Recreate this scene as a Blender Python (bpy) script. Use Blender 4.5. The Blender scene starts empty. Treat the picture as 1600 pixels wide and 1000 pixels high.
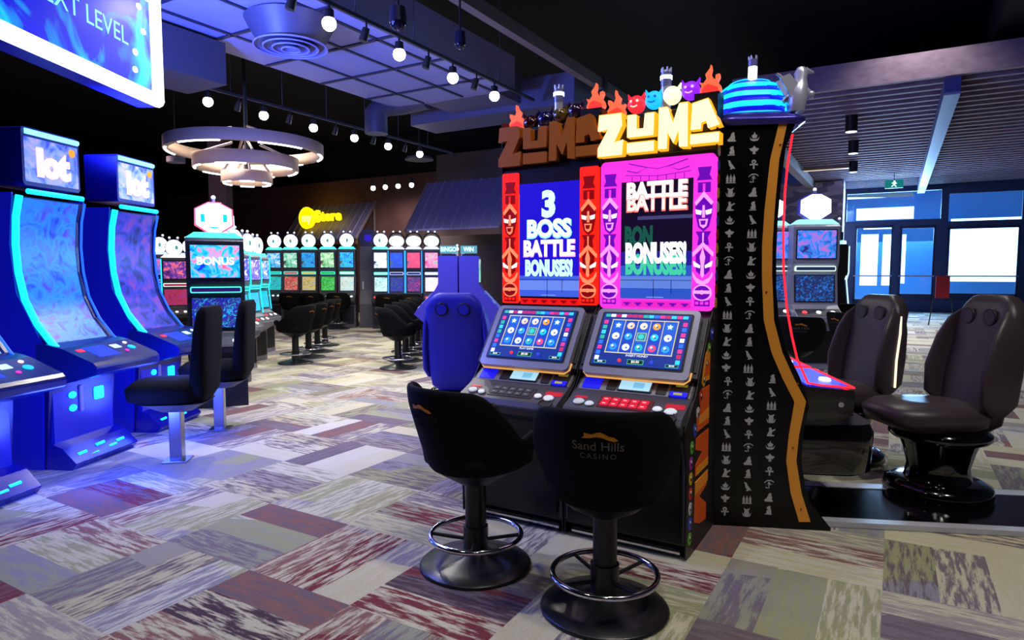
import bpy, math, random
from mathutils import Matrix, Vector
random.seed(7)
R = math.radians
sc = bpy.context.scene
COL = sc.collection

# ---------------------------------------------------------------- camera, world, exposure
F = 1016.0; PITCH = math.atan(75 / F); EYE = 1.45
cam = bpy.data.cameras.new('camera'); cam.sensor_width = 36; cam.lens = F / 1600 * 36; cam.clip_end = 200
camo = bpy.data.objects.new('camera', cam); COL.objects.link(camo)
camo.location = (0, 0, EYE); camo.rotation_euler = (math.pi / 2 - PITCH, 0, 0)
sc.camera = camo
vs = sc.view_settings
sc.display_settings.display_device = 'sRGB'
vs.view_transform = 'Standard'; vs.look = 'None'; vs.gamma = 1; vs.use_curve_mapping = False
vs.exposure = 0.0
W = bpy.data.worlds.new('daylight'); sc.world = W; W.use_nodes = True
W.node_tree.nodes['Background'].inputs[0].default_value = (0.55, 0.75, 1.0, 1)
W.node_tree.nodes['Background'].inputs[1].default_value = 4.5

def lamp(kind, loc, energy, color=(1, 1, 1), size=.1, target=None, parent=None, blend=.6, angle=120, name=None, spread=None):
    l = bpy.data.lights.new(name or (kind.lower() + '_lamp'), kind)
    l.energy = energy; l.color = color
    if kind == 'AREA':
        l.shape = 'RECTANGLE'; l.size = size[0]; l.size_y = size[1]
        if spread: l.spread = R(spread)
    else: l.shadow_soft_size = size
    if kind == 'SPOT': l.spot_size = R(angle); l.spot_blend = blend
    o = bpy.data.objects.new(l.name, l); COL.objects.link(o)
    o.location = loc
    if target is not None:
        o.rotation_euler = (Vector(target) - Vector(loc)).to_track_quat('-Z', 'Y').to_euler()
    if parent:
        o.parent = parent; o.matrix_parent_inverse = parent_matrix(parent).inverted()
    return o
def parent_matrix(p):
    return Matrix.LocRotScale(p.location, p.rotation_euler, p.scale)

# daylight entering at the glass entrance, large light
lamp('AREA', (11.5, 23.0, 3.0), 900, (0.35, 0.6, 1.0), (5, 2.6), target=(6.0, 13.0, 0.0), name='entrance_daylight')

# ---------------------------------------------------------------- directions of the hall
AZ = R(30.5)
UX = (math.cos(AZ), -math.sin(AZ))       # along the front of the twin machines, to the right
UY = (math.sin(AZ), math.cos(AZ))        # away to the right
def hall(a, b): return (a * UX[0] + b * UY[0], a * UX[1] + b * UY[1])
def at(px, py, d):
    cx = (px - 800) / F; cy = (500 - py) / F
    y = math.cos(PITCH) + cy * math.sin(PITCH); z = -math.sin(PITCH) + cy * math.cos(PITCH)
    t = d / y
    return Vector((cx * t, d, EYE + z * t))

# ---------------------------------------------------------------- materials
def lin(h):
    if not isinstance(h, str): return tuple(h)
    h = h.lstrip('#'); v = [int(h[i:i + 2], 16) / 255 for i in (0, 2, 4)]
    return tuple(c / 12.92 if c <= .04045 else ((c + .055) / 1.055) ** 2.4 for c in v)
_mats = {}
def mt(color, rough=.5, metal=0., spec=.5, emit=0., coat=0., noise=0.):
    key = (color if isinstance(color, str) else tuple(color), rough, metal, spec, emit, coat, noise)
    if key in _mats: return _mats[key]
    m = bpy.data.materials.new('glow' if emit else ('metal' if metal else 'surface')); m.use_nodes = True
    nt = m.node_tree; b = nt.nodes['Principled BSDF']; c = lin(color)
    b.inputs['Base Color'].default_value = (*c, 1) if not emit else (c[0] * .3, c[1] * .3, c[2] * .3, 1)
    b.inputs['Roughness'].default_value = rough; b.inputs['Metallic'].default_value = metal
    b.inputs['Specular IOR Level'].default_value = spec; b.inputs['Coat Weight'].default_value = coat
    if emit:
        b.inputs['Emission Color'].default_value = (*c, 1); b.inputs['Emission Strength'].default_value = emit
    if noise:
        n = nt.nodes.new('ShaderNodeTexNoise'); n.inputs['Scale'].default_value = 60; n.inputs['Detail'].default_value = 4
        tc = nt.nodes.new('ShaderNodeTexCoord'); nt.links.new(tc.outputs['Object'], n.inputs['Vector'])
        bp = nt.nodes.new('ShaderNodeBump'); bp.inputs['Strength'].default_value = noise; bp.inputs['Distance'].default_value = .004
        nt.links.new(n.outputs['Fac'], bp.inputs['Height']); nt.links.new(bp.outputs['Normal'], b.inputs['Normal'])
    _mats[key] = m; return m
def glow(c, s=1.0): return mt(c, .4, 0, .3, s)

def art(c1, c2, c3, scale=8, emit=1.0, kind='wave'):
    key = ('art', c1, c2, c3, scale, emit, kind)
    if key in _mats: return _mats[key]
    m = bpy.data.materials.new('game_artwork'); m.use_nodes = True; nt = m.node_tree; b = nt.nodes['Principled BSDF']
    tc = nt.nodes.new('ShaderNodeTexCoord')
    if kind == 'cell':
        n = nt.nodes.new('ShaderNodeTexVoronoi'); n.inputs['Scale'].default_value = scale; out = n.outputs['Color']
        nt.links.new(tc.outputs['Object'], n.inputs['Vector'])
        sp = nt.nodes.new('ShaderNodeSeparateColor'); nt.links.new(out, sp.inputs[0]); fac = sp.outputs[0]
    else:
        n = nt.nodes.new('ShaderNodeTexNoise'); n.inputs['Scale'].default_value = scale; n.inputs['Detail'].default_value = 3
        n.inputs['Distortion'].default_value = 1.5
        nt.links.new(tc.outputs['Object'], n.inputs['Vector']); fac = n.outputs['Fac']
    r = nt.nodes.new('ShaderNodeValToRGB'); e = r.color_ramp.elements
    e[0].position = .3; e[0].color = (*lin(c1), 1); e[1].position = .7; e[1].color = (*lin(c3), 1)
    k = e.new(.5); k.color = (*lin(c2), 1)
    nt.links.new(fac, r.inputs[0]); nt.links.new(r.outputs[0], b.inputs['Base Color'])
    b.inputs['Roughness'].default_value = .3
    if emit:
        nt.links.new(r.outputs[0], b.inputs['Emission Color']); b.inputs['Emission Strength'].default_value = emit
    _mats[key] = m; return m

BLACK = mt('#0b0b0d', .45); GLOSS = mt('#060608', .12, 0, .5, 0, .6); DARK = mt('#1a1a1e', .5)
FABRIC = mt('#08080a', .85, 0, .15, 0, 0, .5); GREY = mt('#6f6f78', .4, .2); DGREY = mt('#3a3a42', .45, .2)
MGREY = mt('#8c8c96', .35, .3); CHROME = mt('#d8d8e0', .12, 1); STEEL = mt('#a0a2b0', .3, 1)
WHITEL = glow('#ffffff', 3); CYANL = glow('#12c8ff', 2.2); BLUEL = glow('#1010ff', 1.6); REDL = glow('#ff2030', 2)
LEATHER = mt('#3a3038', .4); GOLD = mt('#f0a038', .4, .1); LACQ = mt('#050507', .3, 0, .3)

# ---------------------------------------------------------------- mesh builder
class MB:
    def __init__(s): s.v = []; s.f = []; s.mi = []; s.sm = []; s.mats = []; s.M = Matrix.Identity(4)
    def mat(s, m):
        if m not in s.mats: s.mats.append(m)
        return s.mats.index(m)
    def add(s, vs_, fs, m, smooth=False):
        o = len(s.v); k = s.mat(m)
        s.v += [tuple(s.M @ Vector(p)) for p in vs_]
        for f in fs: s.f.append([o + i for i in f]); s.mi.append(k); s.sm.append(smooth)
    def box(s, x0, x1, y0, y1, z0, z1, m):
        s.add([(x, y, z) for x in (x0, x1) for y in (y0, y1) for z in (z0, z1)],
              [(0, 1, 3, 2), (4, 6, 7, 5), (0, 4, 5, 1), (2, 3, 7, 6), (0, 2, 6, 4), (1, 5, 7, 3)], m); return s
    def prism(s, poly, a0, a1, m, axis='x', smooth=False):
        if axis == 'x': g = lambda p, a: (a, p[0], p[1])
        elif axis == 'y': g = lambda p, a: (p[0], a, p[1])
        else: g = lambda p, a: (p[0], p[1], a)
        n = len(poly); ar = sum(poly[i][0] * poly[(i + 1) % n][1] - poly[(i + 1) % n][0] * poly[i][1] for i in range(n))
        if ar < 0: poly = poly[::-1]
        if axis == 'y': poly = poly[::-1]
        if a0 > a1: a0, a1 = a1, a0
        V = [g(p, a0) for p in poly] + [g(p, a1) for p in poly]
        s.add(V, [tuple(reversed(range(n))), tuple(range(n, 2 * n))], m)
        s.add(V, [(i, (i + 1) % n, n + (i + 1) % n, n + i) for i in range(n)], m, smooth); return s
    def cyl(s, p0, p1, r0, r1, m, n=24, caps=True):
        p0 = Vector(p0); p1 = Vector(p1); d = (p1 - p0).normalized()
        a = d.orthogonal().normalized(); b = d.cross(a)
        V = []
        for p, r in ((p0, r0), (p1, r1)):
            for i in range(n):
                t = 2 * math.pi * i / n; V.append(p + a * math.cos(t) * r + b * math.sin(t) * r)
        s.add(V, [(i, (i + 1) % n, n + (i + 1) % n, n + i) for i in range(n)], m, True)
        if caps: s.add(V, [tuple(reversed(range(n))), tuple(range(n, 2 * n))], m)
        return s
    def lathe(s, prof, m, c=(0, 0), n=40):
        V = []; k = len(prof)
        for r, z in prof:
            for i in range(n):
                t = 2 * math.pi * i / n; V.append((c[0] + r * math.cos(t), c[1] + r * math.sin(t), z))
        s.add(V, [(j * n + i, j * n + (i + 1) % n, (j + 1) * n + (i + 1) % n, (j + 1) * n + i) for j in range(k - 1) for i in range(n)], m, True); return s
    def sphere(s, c, r, m, n=14, sc_=(1, 1, 1), z0=-90):
        V = []; k = n // 2 + 1
        for j in range(k):
            ph = R(z0 + (90 - z0) * j / (k - 1))
            for i in range(n):
                t = 2 * math.pi * i / n
                V.append((c[0] + r * sc_[0] * math.cos(ph) * math.cos(t), c[1] + r * sc_[1] * math.cos(ph) * math.sin(t), c[2] + r * sc_[2] * math.sin(ph)))
        s.add(V, [(j * n + i, j * n + (i + 1) % n, (j + 1) * n + (i + 1) % n, (j + 1) * n + i) for j in range(k - 1) for i in range(n)], m, True); return s
    def tube(s, pts, r, m, n=10, closed=False):
        P = [Vector(p) for p in pts]; k = len(P); V = []
        up = None
        for i in range(k):
            a = P[(i - 1) % k] if (closed or i > 0) else P[i]; b = P[(i + 1) % k] if (closed or i < k - 1) else P[i]
            d = (b - a).normalized()
            if up is None: up = d.orthogonal().normalized()
            up = (up - d * up.dot(d)); up = up.normalized() if up.length > 1e-6 else d.orthogonal().normalized()
            q = d.cross(up)
            for j in range(n):
                t = 2 * math.pi * j / n; V.append(P[i] + up * math.cos(t) * r + q * math.sin(t) * r)
        rg = range(k if closed else k - 1)
        s.add(V, [(i * n + j, i * n + (j + 1) % n, ((i + 1) % k) * n + (j + 1) % n, ((i + 1) % k) * n + j) for i in rg for j in range(n)], m, True)
        if not closed: s.add(V, [tuple(reversed(range(n))), tuple(range((k - 1) * n, k * n))], m)
        return s
    def ring(s, c, rad, r, m, n=48, axis='z'):
        g = {'z': lambda a, b: (c[0] + a, c[1] + b, c[2]), 'y': lambda a, b: (c[0] + a, c[1], c[2] + b), 'x': lambda a, b: (c[0], c[1] + a, c[2] + b)}[axis]
        return s.tube([g(rad * math.cos(2 * math.pi * i / n), rad * math.sin(2 * math.pi * i / n)) for i in range(n)], r, m, 10, True)
    def loft(s, rings, m, n=32, cap=True):
        # rings of (cx, cy, z, half width, half depth, power)
        V = []
        for cx, cy, z, wx, wy, pw in rings:
            for i in range(n):
                t = 2 * math.pi * i / n; c, q = math.cos(t), math.sin(t)
                V.append((cx + wx * math.copysign(abs(c) ** (2 / pw), c), cy + wy * math.copysign(abs(q) ** (2 / pw), q), z))
        k = len(rings)
        s.add(V, [(j * n + i, j * n + (i + 1) % n, (j + 1) * n + (i + 1) % n, (j + 1) * n + i) for j in range(k - 1) for i in range(n)], m, True)
        if cap: s.add(V, [tuple(reversed(range(n))), tuple(range((k - 1) * n, k * n))], m, True)
        return s
    def rrect(s, x0, x1, z0, z1, r, y0, y1, m, k=5):
        pts = []
        for cx, cz, a in ((x1 - r, z0 + r, -90), (x1 - r, z1 - r, 0), (x0 + r, z1 - r, 90), (x0 + r, z0 + r, 180)):
            for i in range(k + 1):
                t = R(a + 90 * i / k); pts.append((cx + r * math.cos(t), cz + r * math.sin(t)))
        return s.prism(pts, y0, y1, m, 'y')
    def disc(s, x, z, r, y0, y1, m, n=20, sz=1.0):
        return s.prism([(x + r * math.cos(2 * math.pi * i / n), z + sz * r * math.sin(2 * math.pi * i / n)) for i in range(n)], y0, y1, m, 'y')
    def plane(s, origin, up, xdir=(1, 0, 0)):
        x = Vector(xdir).normalized(); u = Vector(up).normalized(); y = u.cross(x)
        s.M = Matrix(((x.x, y.x, u.x, origin[0]), (x.y, y.y, u.y, origin[1]), (x.z, y.z, u.z, origin[2]), (0, 0, 0, 1))); return s
    def reset(s): s.M = Matrix.Identity(4); return s
    def text(s, body, x, z, size, y, m, depth=.002, align='CENTER', sx=1.0, spacing=1.0, warp=None, bold=0.):
        V, Fc = text_mesh(body, align, spacing, bold)
        out = []
        for a, b, c in V:
            p = (x + a * size * sx, y - depth * (1 if c > 0 else 0), z + b * size)
            out.append(warp(p) if warp else p)
        s.add(out, Fc, m); return s
    def build(s, name, parent=None, bevel=0., sub=0, solid=0., label=None, kind=None):
        me = bpy.data.meshes.new(name); me.from_pydata(s.v, [], s.f)
        for m in s.mats: me.materials.append(m)
        me.polygons.foreach_set('material_index', s.mi); me.polygons.foreach_set('use_smooth', s.sm); me.update()
        o = bpy.data.objects.new(name, me); COL.objects.link(o)
        if parent: o.parent = parent
        if solid:
            w = o.modifiers.new('t', 'SOLIDIFY'); w.thickness = solid; w.offset = 0
        if bevel:
            w = o.modifiers.new('b', 'BEVEL'); w.width = bevel; w.segments = 2; w.limit_method = 'ANGLE'; w.angle_limit = R(40)
        if sub:
            w = o.modifiers.new('s', 'SUBSURF'); w.levels = sub; w.render_levels = sub
        if label: o['label'] = label
        if kind: o['kind'] = kind
        return o
_txt = {}
def text_mesh(body, align, spacing, bold):
    key = (body, align, spacing, bold)
    if key not in _txt:
        c = bpy.data.curves.new('t', 'FONT'); c.body = body; c.align_x = align; c.align_y = 'CENTER'; c.extrude = .5; c.resolution_u = 3
        c.space_character = spacing; c.offset = bold
        o = bpy.data.objects.new('t', c); COL.objects.link(o)
        dg = bpy.context.evaluated_depsgraph_get(); dg.update()
        me = bpy.data.meshes.new_from_object(o.evaluated_get(dg))
        _txt[key] = ([tuple(v.co) for v in me.vertices], [tuple(p.vertices) for p in me.polygons])
        bpy.data.objects.remove(o); bpy.data.meshes.remove(me)
    return _txt[key]

def thing(name, label, cat, loc=(0, 0, 0), az=0., group=None, scale=1.0):
    o = bpy.data.objects.new(name, None); COL.objects.link(o); o.empty_display_size = .1
    o.location = loc; o.rotation_euler = (0, 0, -az); o.scale = (scale,) * 3
    o['label'] = label; o['category'] = cat
    if group: o['group'] = group
    return o
def tag(o, label, cat, group=None, kind=None):
    if kind: o['kind'] = kind
    if label: o['label'] = label; o['category'] = cat
    if group: o['group'] = group
    return o
def struct(o): o['kind'] = 'structure'; return o
def dup(root, loc, az, label, group=None):
    def cp(o, par):
        c = o.copy(); COL.objects.link(c); c.parent = par
        for ch in list(o.children): cp(ch, c)
        return c
    r = cp(root, None); r.location = loc; r.rotation_euler = (0, 0, -az); r['label'] = label
    if group: r['group'] = group
    return r

# ---------------------------------------------------------------- shell of the hall
def carpet():
    m = bpy.data.materials.new('carpet_planks'); m.use_nodes = True; nt = m.node_tree; N = nt.nodes; L = nt.links
    b = N['Principled BSDF']; b.inputs['Roughness'].default_value = .9; b.inputs['Specular IOR Level'].default_value = .1
    tc = N.new('ShaderNodeTexCoord'); mp = N.new('ShaderNodeMapping'); mp.inputs['Rotation'].default_value = (0, 0, AZ); mp.inputs['Scale'].default_value = (1.5, 1.5, 1)
    L.new(tc.outputs['Object'], mp.inputs['Vector'])
    sp = N.new('ShaderNodeSeparateXYZ'); L.new(mp.outputs[0], sp.inputs[0])
    def M(op, a, c=None, d=None):
        n = N.new('ShaderNodeMath'); n.operation = op
        for i, v in enumerate((a, c, d)):
            if v is None: continue
            if isinstance(v, (int, float)): n.inputs[i].default_value = v
            else: L.new(v, n.inputs[i])
        return n.outputs[0]
    x, y = sp.outputs[0], sp.outputs[1]
    bx, by = M('FLOOR', x), M('FLOOR', y)
    par = M('FLOORED_MODULO', M('ADD', bx, by), 2)
    ix, iy = M('FLOOR', M('MULTIPLY', x, 3)), M('FLOOR', M('MULTIPLY', y, 3))
    inv = M('SUBTRACT', 1, par)
    idx = M('ADD', M('MULTIPLY', ix, par), M('MULTIPLY', iy, inv))
    cv = N.new('ShaderNodeCombineXYZ'); L.new(bx, cv.inputs[0]); L.new(by, cv.inputs[1]); L.new(idx, cv.inputs[2])
    wn = N.new('ShaderNodeTexWhiteNoise'); L.new(cv.outputs[0], wn.inputs['Vector'])
    # streak direction follows the plank
    along = M('ADD', M('MULTIPLY', y, par), M('MULTIPLY', x, inv)); across = M('ADD', M('MULTIPLY', x, par), M('MULTIPLY', y, inv))
    sv = N.new('ShaderNodeCombineXYZ'); L.new(M('MULTIPLY', along, 2.2), sv.inputs[0]); L.new(M('MULTIPLY', across, 16), sv.inputs[1]); L.new(M('MULTIPLY', wn.outputs[0], 37), sv.inputs[2])
    st = N.new('ShaderNodeTexNoise'); st.inputs['Scale'].default_value = 1.6; st.inputs['Detail'].default_value = 6; st.inputs['Roughness'].default_value = .65
    L.new(sv.outputs[0], st.inputs['Vector'])
    big = N.new('ShaderNodeTexNoise'); big.inputs['Scale'].default_value = .45; big.inputs['Detail'].default_value = 1; L.new(tc.outputs['Object'], big.inputs['Vector'])
    pal = N.new('ShaderNodeValToRGB'); pal.color_ramp.interpolation = 'CONSTANT'
    cols = ['#54404a', '#7c3a42', '#8e6660', '#80747e', '#a39a96', '#c9c2a2', '#94909e', '#a2a27e', '#d0cbb8']
    e = pal.color_ramp.elements; e[0].position = 0; e[0].color = (*lin(cols[0]), 1); e[1].position = .13; e[1].color = (*lin(cols[1]), 1)
    for i, c in enumerate(cols[2:]):
        k = e.new(.25 + i * .1); k.color = (*lin(c), 1)
    # the red and plum planks gather in one area of the carpet, cream and grey ones in the rest
    wy = N.new('ShaderNodeSeparateXYZ'); L.new(tc.outputs['Object'], wy.inputs[0])
    zn = N.new('ShaderNodeMapRange'); zn.inputs['From Min'].default_value = 2.2; zn.inputs['From Max'].default_value = 4.2; L.new(M('ADD', wy.outputs[1], M('MULTIPLY', wy.outputs[0], .35)), zn.inputs['Value'])
    pv = M('ADD', M('MULTIPLY', wn.outputs[0], .78), M('ADD', M('MULTIPLY', big.outputs['Fac'], .2), M('MULTIPLY', M('SUBTRACT', zn.outputs[0], .35), .24))); L.new(pv, pal.inputs[0])
    pal2 = N.new('ShaderNodeValToRGB'); pal2.color_ramp.interpolation = 'CONSTANT'
    e = pal2.color_ramp.elements; e[0].color = (*lin('#cdc7ae'), 1); e[1].position = .33; e[1].color = (*lin('#74666e'), 1)
    k = e.new(.6); k.color = (*lin('#9d9f8c'), 1); k = e.new(.82); k.color = (*lin('#d2d0c6'), 1)
    wn2 = N.new('ShaderNodeTexWhiteNoise'); L.new(M('ADD', wn.outputs[0], 3.3), wn2.inputs['Vector']); L.new(wn2.outputs[0], pal2.inputs[0])
    fr = N.new('ShaderNodeValToRGB'); e = fr.color_ramp.elements; e[0].position = .46; e[1].position = .57; L.new(st.outputs['Fac'], fr.inputs[0])
    mx = N.new('ShaderNodeMix'); mx.data_type = 'RGBA'; L.new(fr.outputs[0], mx.inputs[0]); L.new(pal.outputs[0], mx.inputs[6]); L.new(pal2.outputs[0], mx.inputs[7])
    fine = N.new('ShaderNodeTexNoise'); fine.inputs['Scale'].default_value = 90; L.new(tc.outputs['Object'], fine.inputs['Vector'])
    mm = N.new('ShaderNodeMix'); mm.data_type = 'RGBA'; mm.blend_type = 'MULTIPLY'; mm.inputs[0].default_value = .3
    L.new(mx.outputs[2], mm.inputs[6]); L.new(fine.outputs['Fac'], mm.inputs[7])
    L.new(mm.outputs[2], b.inputs['Base Color'])
    return m
ROOM = dict(L=hall(-28, 17.6), A=hall(-8.6, 17.6), B=hall(-8.6, 27.9), D=hall(4.6, 27.9), E=hall(4.6, -6), G=hall(-28, -6))
HT = 6.2
m = MB(); m.add([(-40, -8, 0), (30, -8, 0), (30, 40, 0), (-40, 40, 0)], [(0, 1, 2, 3)], carpet()); struct(m.build('floor'))
m = MB(); m.box(-42, 32, -14, 42, HT, HT + .2, mt('#06060a', .9)); struct(m.build('ceiling'))
def wall(name, p, q, z0, z1, mat_, t=.2):
    p = Vector(p); q = Vector(q); d = (q - p).normalized(); n = Vector((d.y, -d.x)) * t
    m = MB(); poly = [tuple(p), tuple(q), tuple(q + n), tuple(p + n)]
    m.prism(poly, z0, z1, mat_, 'z'); return struct(m.build(name))
def wallmat(c1, c2, sx=1):
    m = bpy.data.materials.new('painted_wall'); m.use_nodes = True; nt = m.node_tree; b = nt.nodes['Principled BSDF']; b.inputs['Roughness'].default_value = .85
    n = nt.nodes.new('ShaderNodeTexNoise'); n.inputs['Scale'].default_value = 1.4; n.inputs['Detail'].default_value = 5
    tc = nt.nodes.new('ShaderNodeTexCoord'); nt.links.new(tc.outputs['Object'], n.inputs[0])
    r = nt.nodes.new('ShaderNodeValToRGB'); e = r.color_ramp.elements; e[0].color = (*lin(c1), 1); e[1].color = (*lin(c2), 1); e[0].position = .35; e[1].position = .65
    nt.links.new(n.outputs['Fac'], r.inputs[0]); nt.links.new(r.outputs[0], b.inputs['Base Color']); return m
BROWN = wallmat('#5a3c3c', '#684848'); TAUPE = wallmat('#5a5054', '#665a5c'); NIGHT = mt('#07070b', .9)
wall('wall_back', ROOM['L'], ROOM['A'], 0, 4.75, BROWN)
wall('wall_side', ROOM['A'], ROOM['B'], 0, HT, NIGHT)
wall('wall_right', ROOM['D'], ROOM['E'], 0, HT, mt('#2a2836', .8))
wall('wall_front', ROOM['E'], ROOM['G'], 0, HT, NIGHT)
wall('wall_left', ROOM['G'], ROOM['L'], 0, HT, mt('#1c1020', .9))
wall('wall_upper', hall(-28, 17.75), hall(-8.5, 17.75), 4.75, HT, NIGHT)

# ---------------------------------------------------------------- casino stools
def dunes(mb, x, z, s, y, gold, warp=None):
    P = [(-.62, .02), (-.5, .12), (-.52, .25), (-.38, .22), (-.2, .2), (-.05, .27), (.1, .3), (.25, .24), (.42, .14), (.62, .1), (.78, -.03), (.62, -.08), (.4, -.02), (.2, .07), (-.05, .1), (-.3, .04)]
    V = [(x + a * s, y, z + b * s) for a, b in P]; n = len(P)
    c = (x + .05 * s, y, z + .12 * s)
    pts = [warp(p) if warp else p for p in V + [c]]
    mb.add(pts, [(i, (i + 1) % n, n) for i in range(n)], gold)
def bucket(th, t):
    # outer shell point: th = angle round the sitter (0 at the middle of the back), t = 0 bottom .. 1 top
    a = abs(th); top = .93 - .015 * a * a if a < .9 else .918 - .24 * min(1, (a - .9) / .75) ** 1.5
    if a > 1.7: top += .025 * math.sin((a - 1.7) / .6 * math.pi)
    bot = .50 + .045 * (a / 2.3) ** 2
    z = bot + (top - bot) * t
    r = .205 + .075 * min(1, t * 1.25) ** .8
    x = r * 1.05 * math.sin(th); y = -r * .98 * math.cos(th) * (1 if math.cos(th) > 0 else 1.15)
    y -= .05 * t * max(0, math.cos(th))
    return Vector((x, y, z))
LOGO_G = mt('#c87a18', .6, 0, .3, .12); LOGO_T = mt('#6a6258', .7)
def make_stool(name, label, cat, group, loc, az, logo=True, detail=True):
    t = thing(name, label, cat, loc, az, group)
    m = MB(); nT, nZ = (36, 10) if detail else (16, 4)
    V = [tuple(bucket(-2.3 + 4.6 * i / nT, j / nZ)) for j in range(nZ + 1) for i in range(nT + 1)]
    m.add(V, [(j * (nT + 1) + i, j * (nT + 1) + i + 1, (j + 1) * (nT + 1) + i + 1, (j + 1) * (nT + 1) + i) for j in range(nZ) for i in range(nT)], FABRIC, True)
    b = m.build('backrest', t, solid=.035, sub=1 if detail else 0)
    if logo:
        g = MB()
        def warp(p):
            # p = (x, _, z) in metres on the back -> point on the outer shell
            x, _, z = p; r = .295; th = -x / r
            q = bucket(-th, max(0, min(1, (z - .5) / .42))); n = Vector((math.sin(-th), -math.cos(th), 0)).normalized()
            return tuple(q + n * .021)
        dunes(g, -.0, .815, .095, 0, LOGO_G, warp)
        if detail:
            g.text('Sand Hills', 0, .785, .05, 0, LOGO_T, 0, warp=warp, bold=.004); g.text('CASINO', 0, .745, .03, 0, LOGO_T, 0, spacing=1.4, warp=warp)
        g.build('embroidered_logo', b)
    m = MB(); m.loft([(0, .02, .50, .2, .2, 2.6), (0, .02, .53, .235, .24, 3), (0, .02, .59, .24, .25, 3), (0, .02, .62, .2, .21, 2.6), (0, .02, .63, .1, .1, 2)], FABRIC); m.build('seat', t)
    m = MB(); m.loft([(0, 0, .42, .08, .08, 2), (0, 0, .47, .15, .16, 3), (0, 0, .51, .19, .2, 3)], BLACK); m.build('seat_pan', t)
    m = MB(); m.cyl((0, 0, .03), (0, 0, .44), .052, .052, mt('#101012', .35)); m.cyl((0, 0, .03), (0, 0, .2), .062, .062, mt('#101012', .35)); m.build('post', t)
    m = MB(); m.lathe([(.275, 0), (.278, .008), (.27, .016), (.2, .03), (.1, .055), (.06, .08), (0, .08)], mt('#1c1c20', .3)); m.build('base', t)
    m = MB(); m.ring((0, 0, .155), .225, .0135, CHROME); fr = m.build('footrest_ring', t)
    for k in range(4):
        a = R(45 + 90 * k); m = MB(); m.cyl((.05 * math.cos(a), .05 * math.sin(a), .13), (.222 * math.cos(a), .222 * math.sin(a), .155), .009, .009, mt('#303036', .3, .6), 10); m.build('spoke', fr)
    return t
st = make_stool('casino_stool', 'black bucket stool with gold logo in front of the magenta-lit machine, foremost in the photo', 'stool', 'stools at the twin tiki machines', (.40, 2.72, 0), R(14))
dup(st, (-.18, 3.14, 0), R(47), 'black bucket stool with chrome foot ring in front of the red-lit machine', 'stools at the twin tiki machines')

# square-post chairs with thick backs
def make_post_chair(name, label, loc, az, group):
    t = thing(name, label, 'chair', loc, az, group)
    m = MB(); m.loft([(0, -.20, .48, .15, .05, 3), (0, -.215, .55, .22, .07, 4), (0, -.23, .75, .25, .065, 4), (0, -.25, 1.0, .25, .055, 4), (0, -.27, 1.15, .24, .045, 4), (0, -.275, 1.19, .2, .03, 3)], FABRIC); m.build('backrest', t)
    m = MB(); m.loft([(0, .03, .47, .2, .2, 3), (0, .03, .50, .25, .27, 4), (0, .03, .59, .26, .28, 4), (0, .03, .63, .22, .24, 3), (0, .03, .64, .1, .1, 2)], FABRIC); m.build('seat', t)
    m = MB(); m.loft([(0, -.02, .40, .12, .12, 3), (0, -.02, .47, .22, .24, 4)], mt('#55555c', .5)); m.build('seat_pan', t)
    m = MB(); m.box(-.045, .045, -.045, .045, .012, .41, STEEL); m.build('post', t, bevel=.006)
    m = MB(); m.box(-.09, .09, -.09, .09, 0, .012, STEEL); m.build('floor_plate', t, bevel=.003)
    return t
pc = make_post_chair('post_chair', 'black padded chair on a square steel post, nearest the blue machines', (-2.58, 4.93, 0), R(-99), 'steel-post chairs at the left bank')
dup(pc, (-2.7, 5.93, 0), R(-101), 'black padded chair on a steel post, farther of the pair by the blue machines')

# high-back chairs with speakers in the headrest
def make_high_chair(label, loc, az, lea, group, edge=None):
    t = thing('high_back_chair', label, 'chair', loc, az, group)
    m = MB()
    RG = [(0, -.16, .42, .16, .05, 3), (0, -.19, .48, .22, .08, 4), (0, -.21, .62, .24, .075, 4), (0, -.23, .8, .255, .065, 4), (0, -.26, .98, .245, .06, 4), (0, -.285, 1.08, .25, .075, 4), (0, -.30, 1.16, .245, .075, 4), (0, -.31, 1.22, .205, .065, 4), (0, -.315, 1.26, .165, .05, 4), (0, -.315, 1.275, .13, .03, 3)]
    m.loft(RG, lea, 40); b = m.build('backrest', t)
    for s in (-1, 1):
        m = MB(); m.loft([(s * .245, -.18, .55, .02, .05, 3), (s * .265, -.17, .62, .03, .11, 3), (s * .27, -.18, .8, .028, .12, 3), (s * .255, -.22, 1.0, .025, .1, 3), (s * .235, -.25, 1.12, .02, .07, 3), (s * .2, -.28, 1.18, .012, .04, 3)], lea, 20); m.build('side_wing', b)
        for sd, yy in ((1, -.216), (-1, -.378)):
            m = MB(); m.ring((s * .095, yy, 1.14), .05, .007, BLACK, 24, 'y'); m.disc(s * .095, 1.14, .045, yy - .008, yy + .008, lea); sp_ = m.build('headrest_speaker', b)
        if edge:
            m = MB(); m.tube([(s * .3, -.2, .6), (s * .305, -.2, .8), (s * .285, -.24, 1.0), (s * .25, -.27, 1.12)], .008, edge); m.build('light_piping', b)
    m = MB(); m.loft([(0, .07, .43, .2, .24, 3), (0, .1, .47, .27, .32, 3), (0, .1, .54, .285, .345, 3), (0, .09, .59, .25, .31, 2.6), (0, .08, .605, .12, .16, 2)], lea, 40); m.build('seat', t)
    m = MB(); m.lathe([(.27, .36), (.29, .38), (.285, .41), (.24, .44)], GLOSS); m.build('swivel_ring', t)
    m = MB(); m.lathe([(.235, .385), (.2, .28), (.175, .18), (.19, .1), (.2, .09)], GLOSS); m.build('pedestal', t)
    m = MB(); m.lathe([(.3, 0), (.31, .03), (.3, .07), (.25, .095), (.15, .1), (0, .1)], GLOSS); m.build('base', t)
    return t
PURPLE = mt('#3a30a0', .45)
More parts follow.
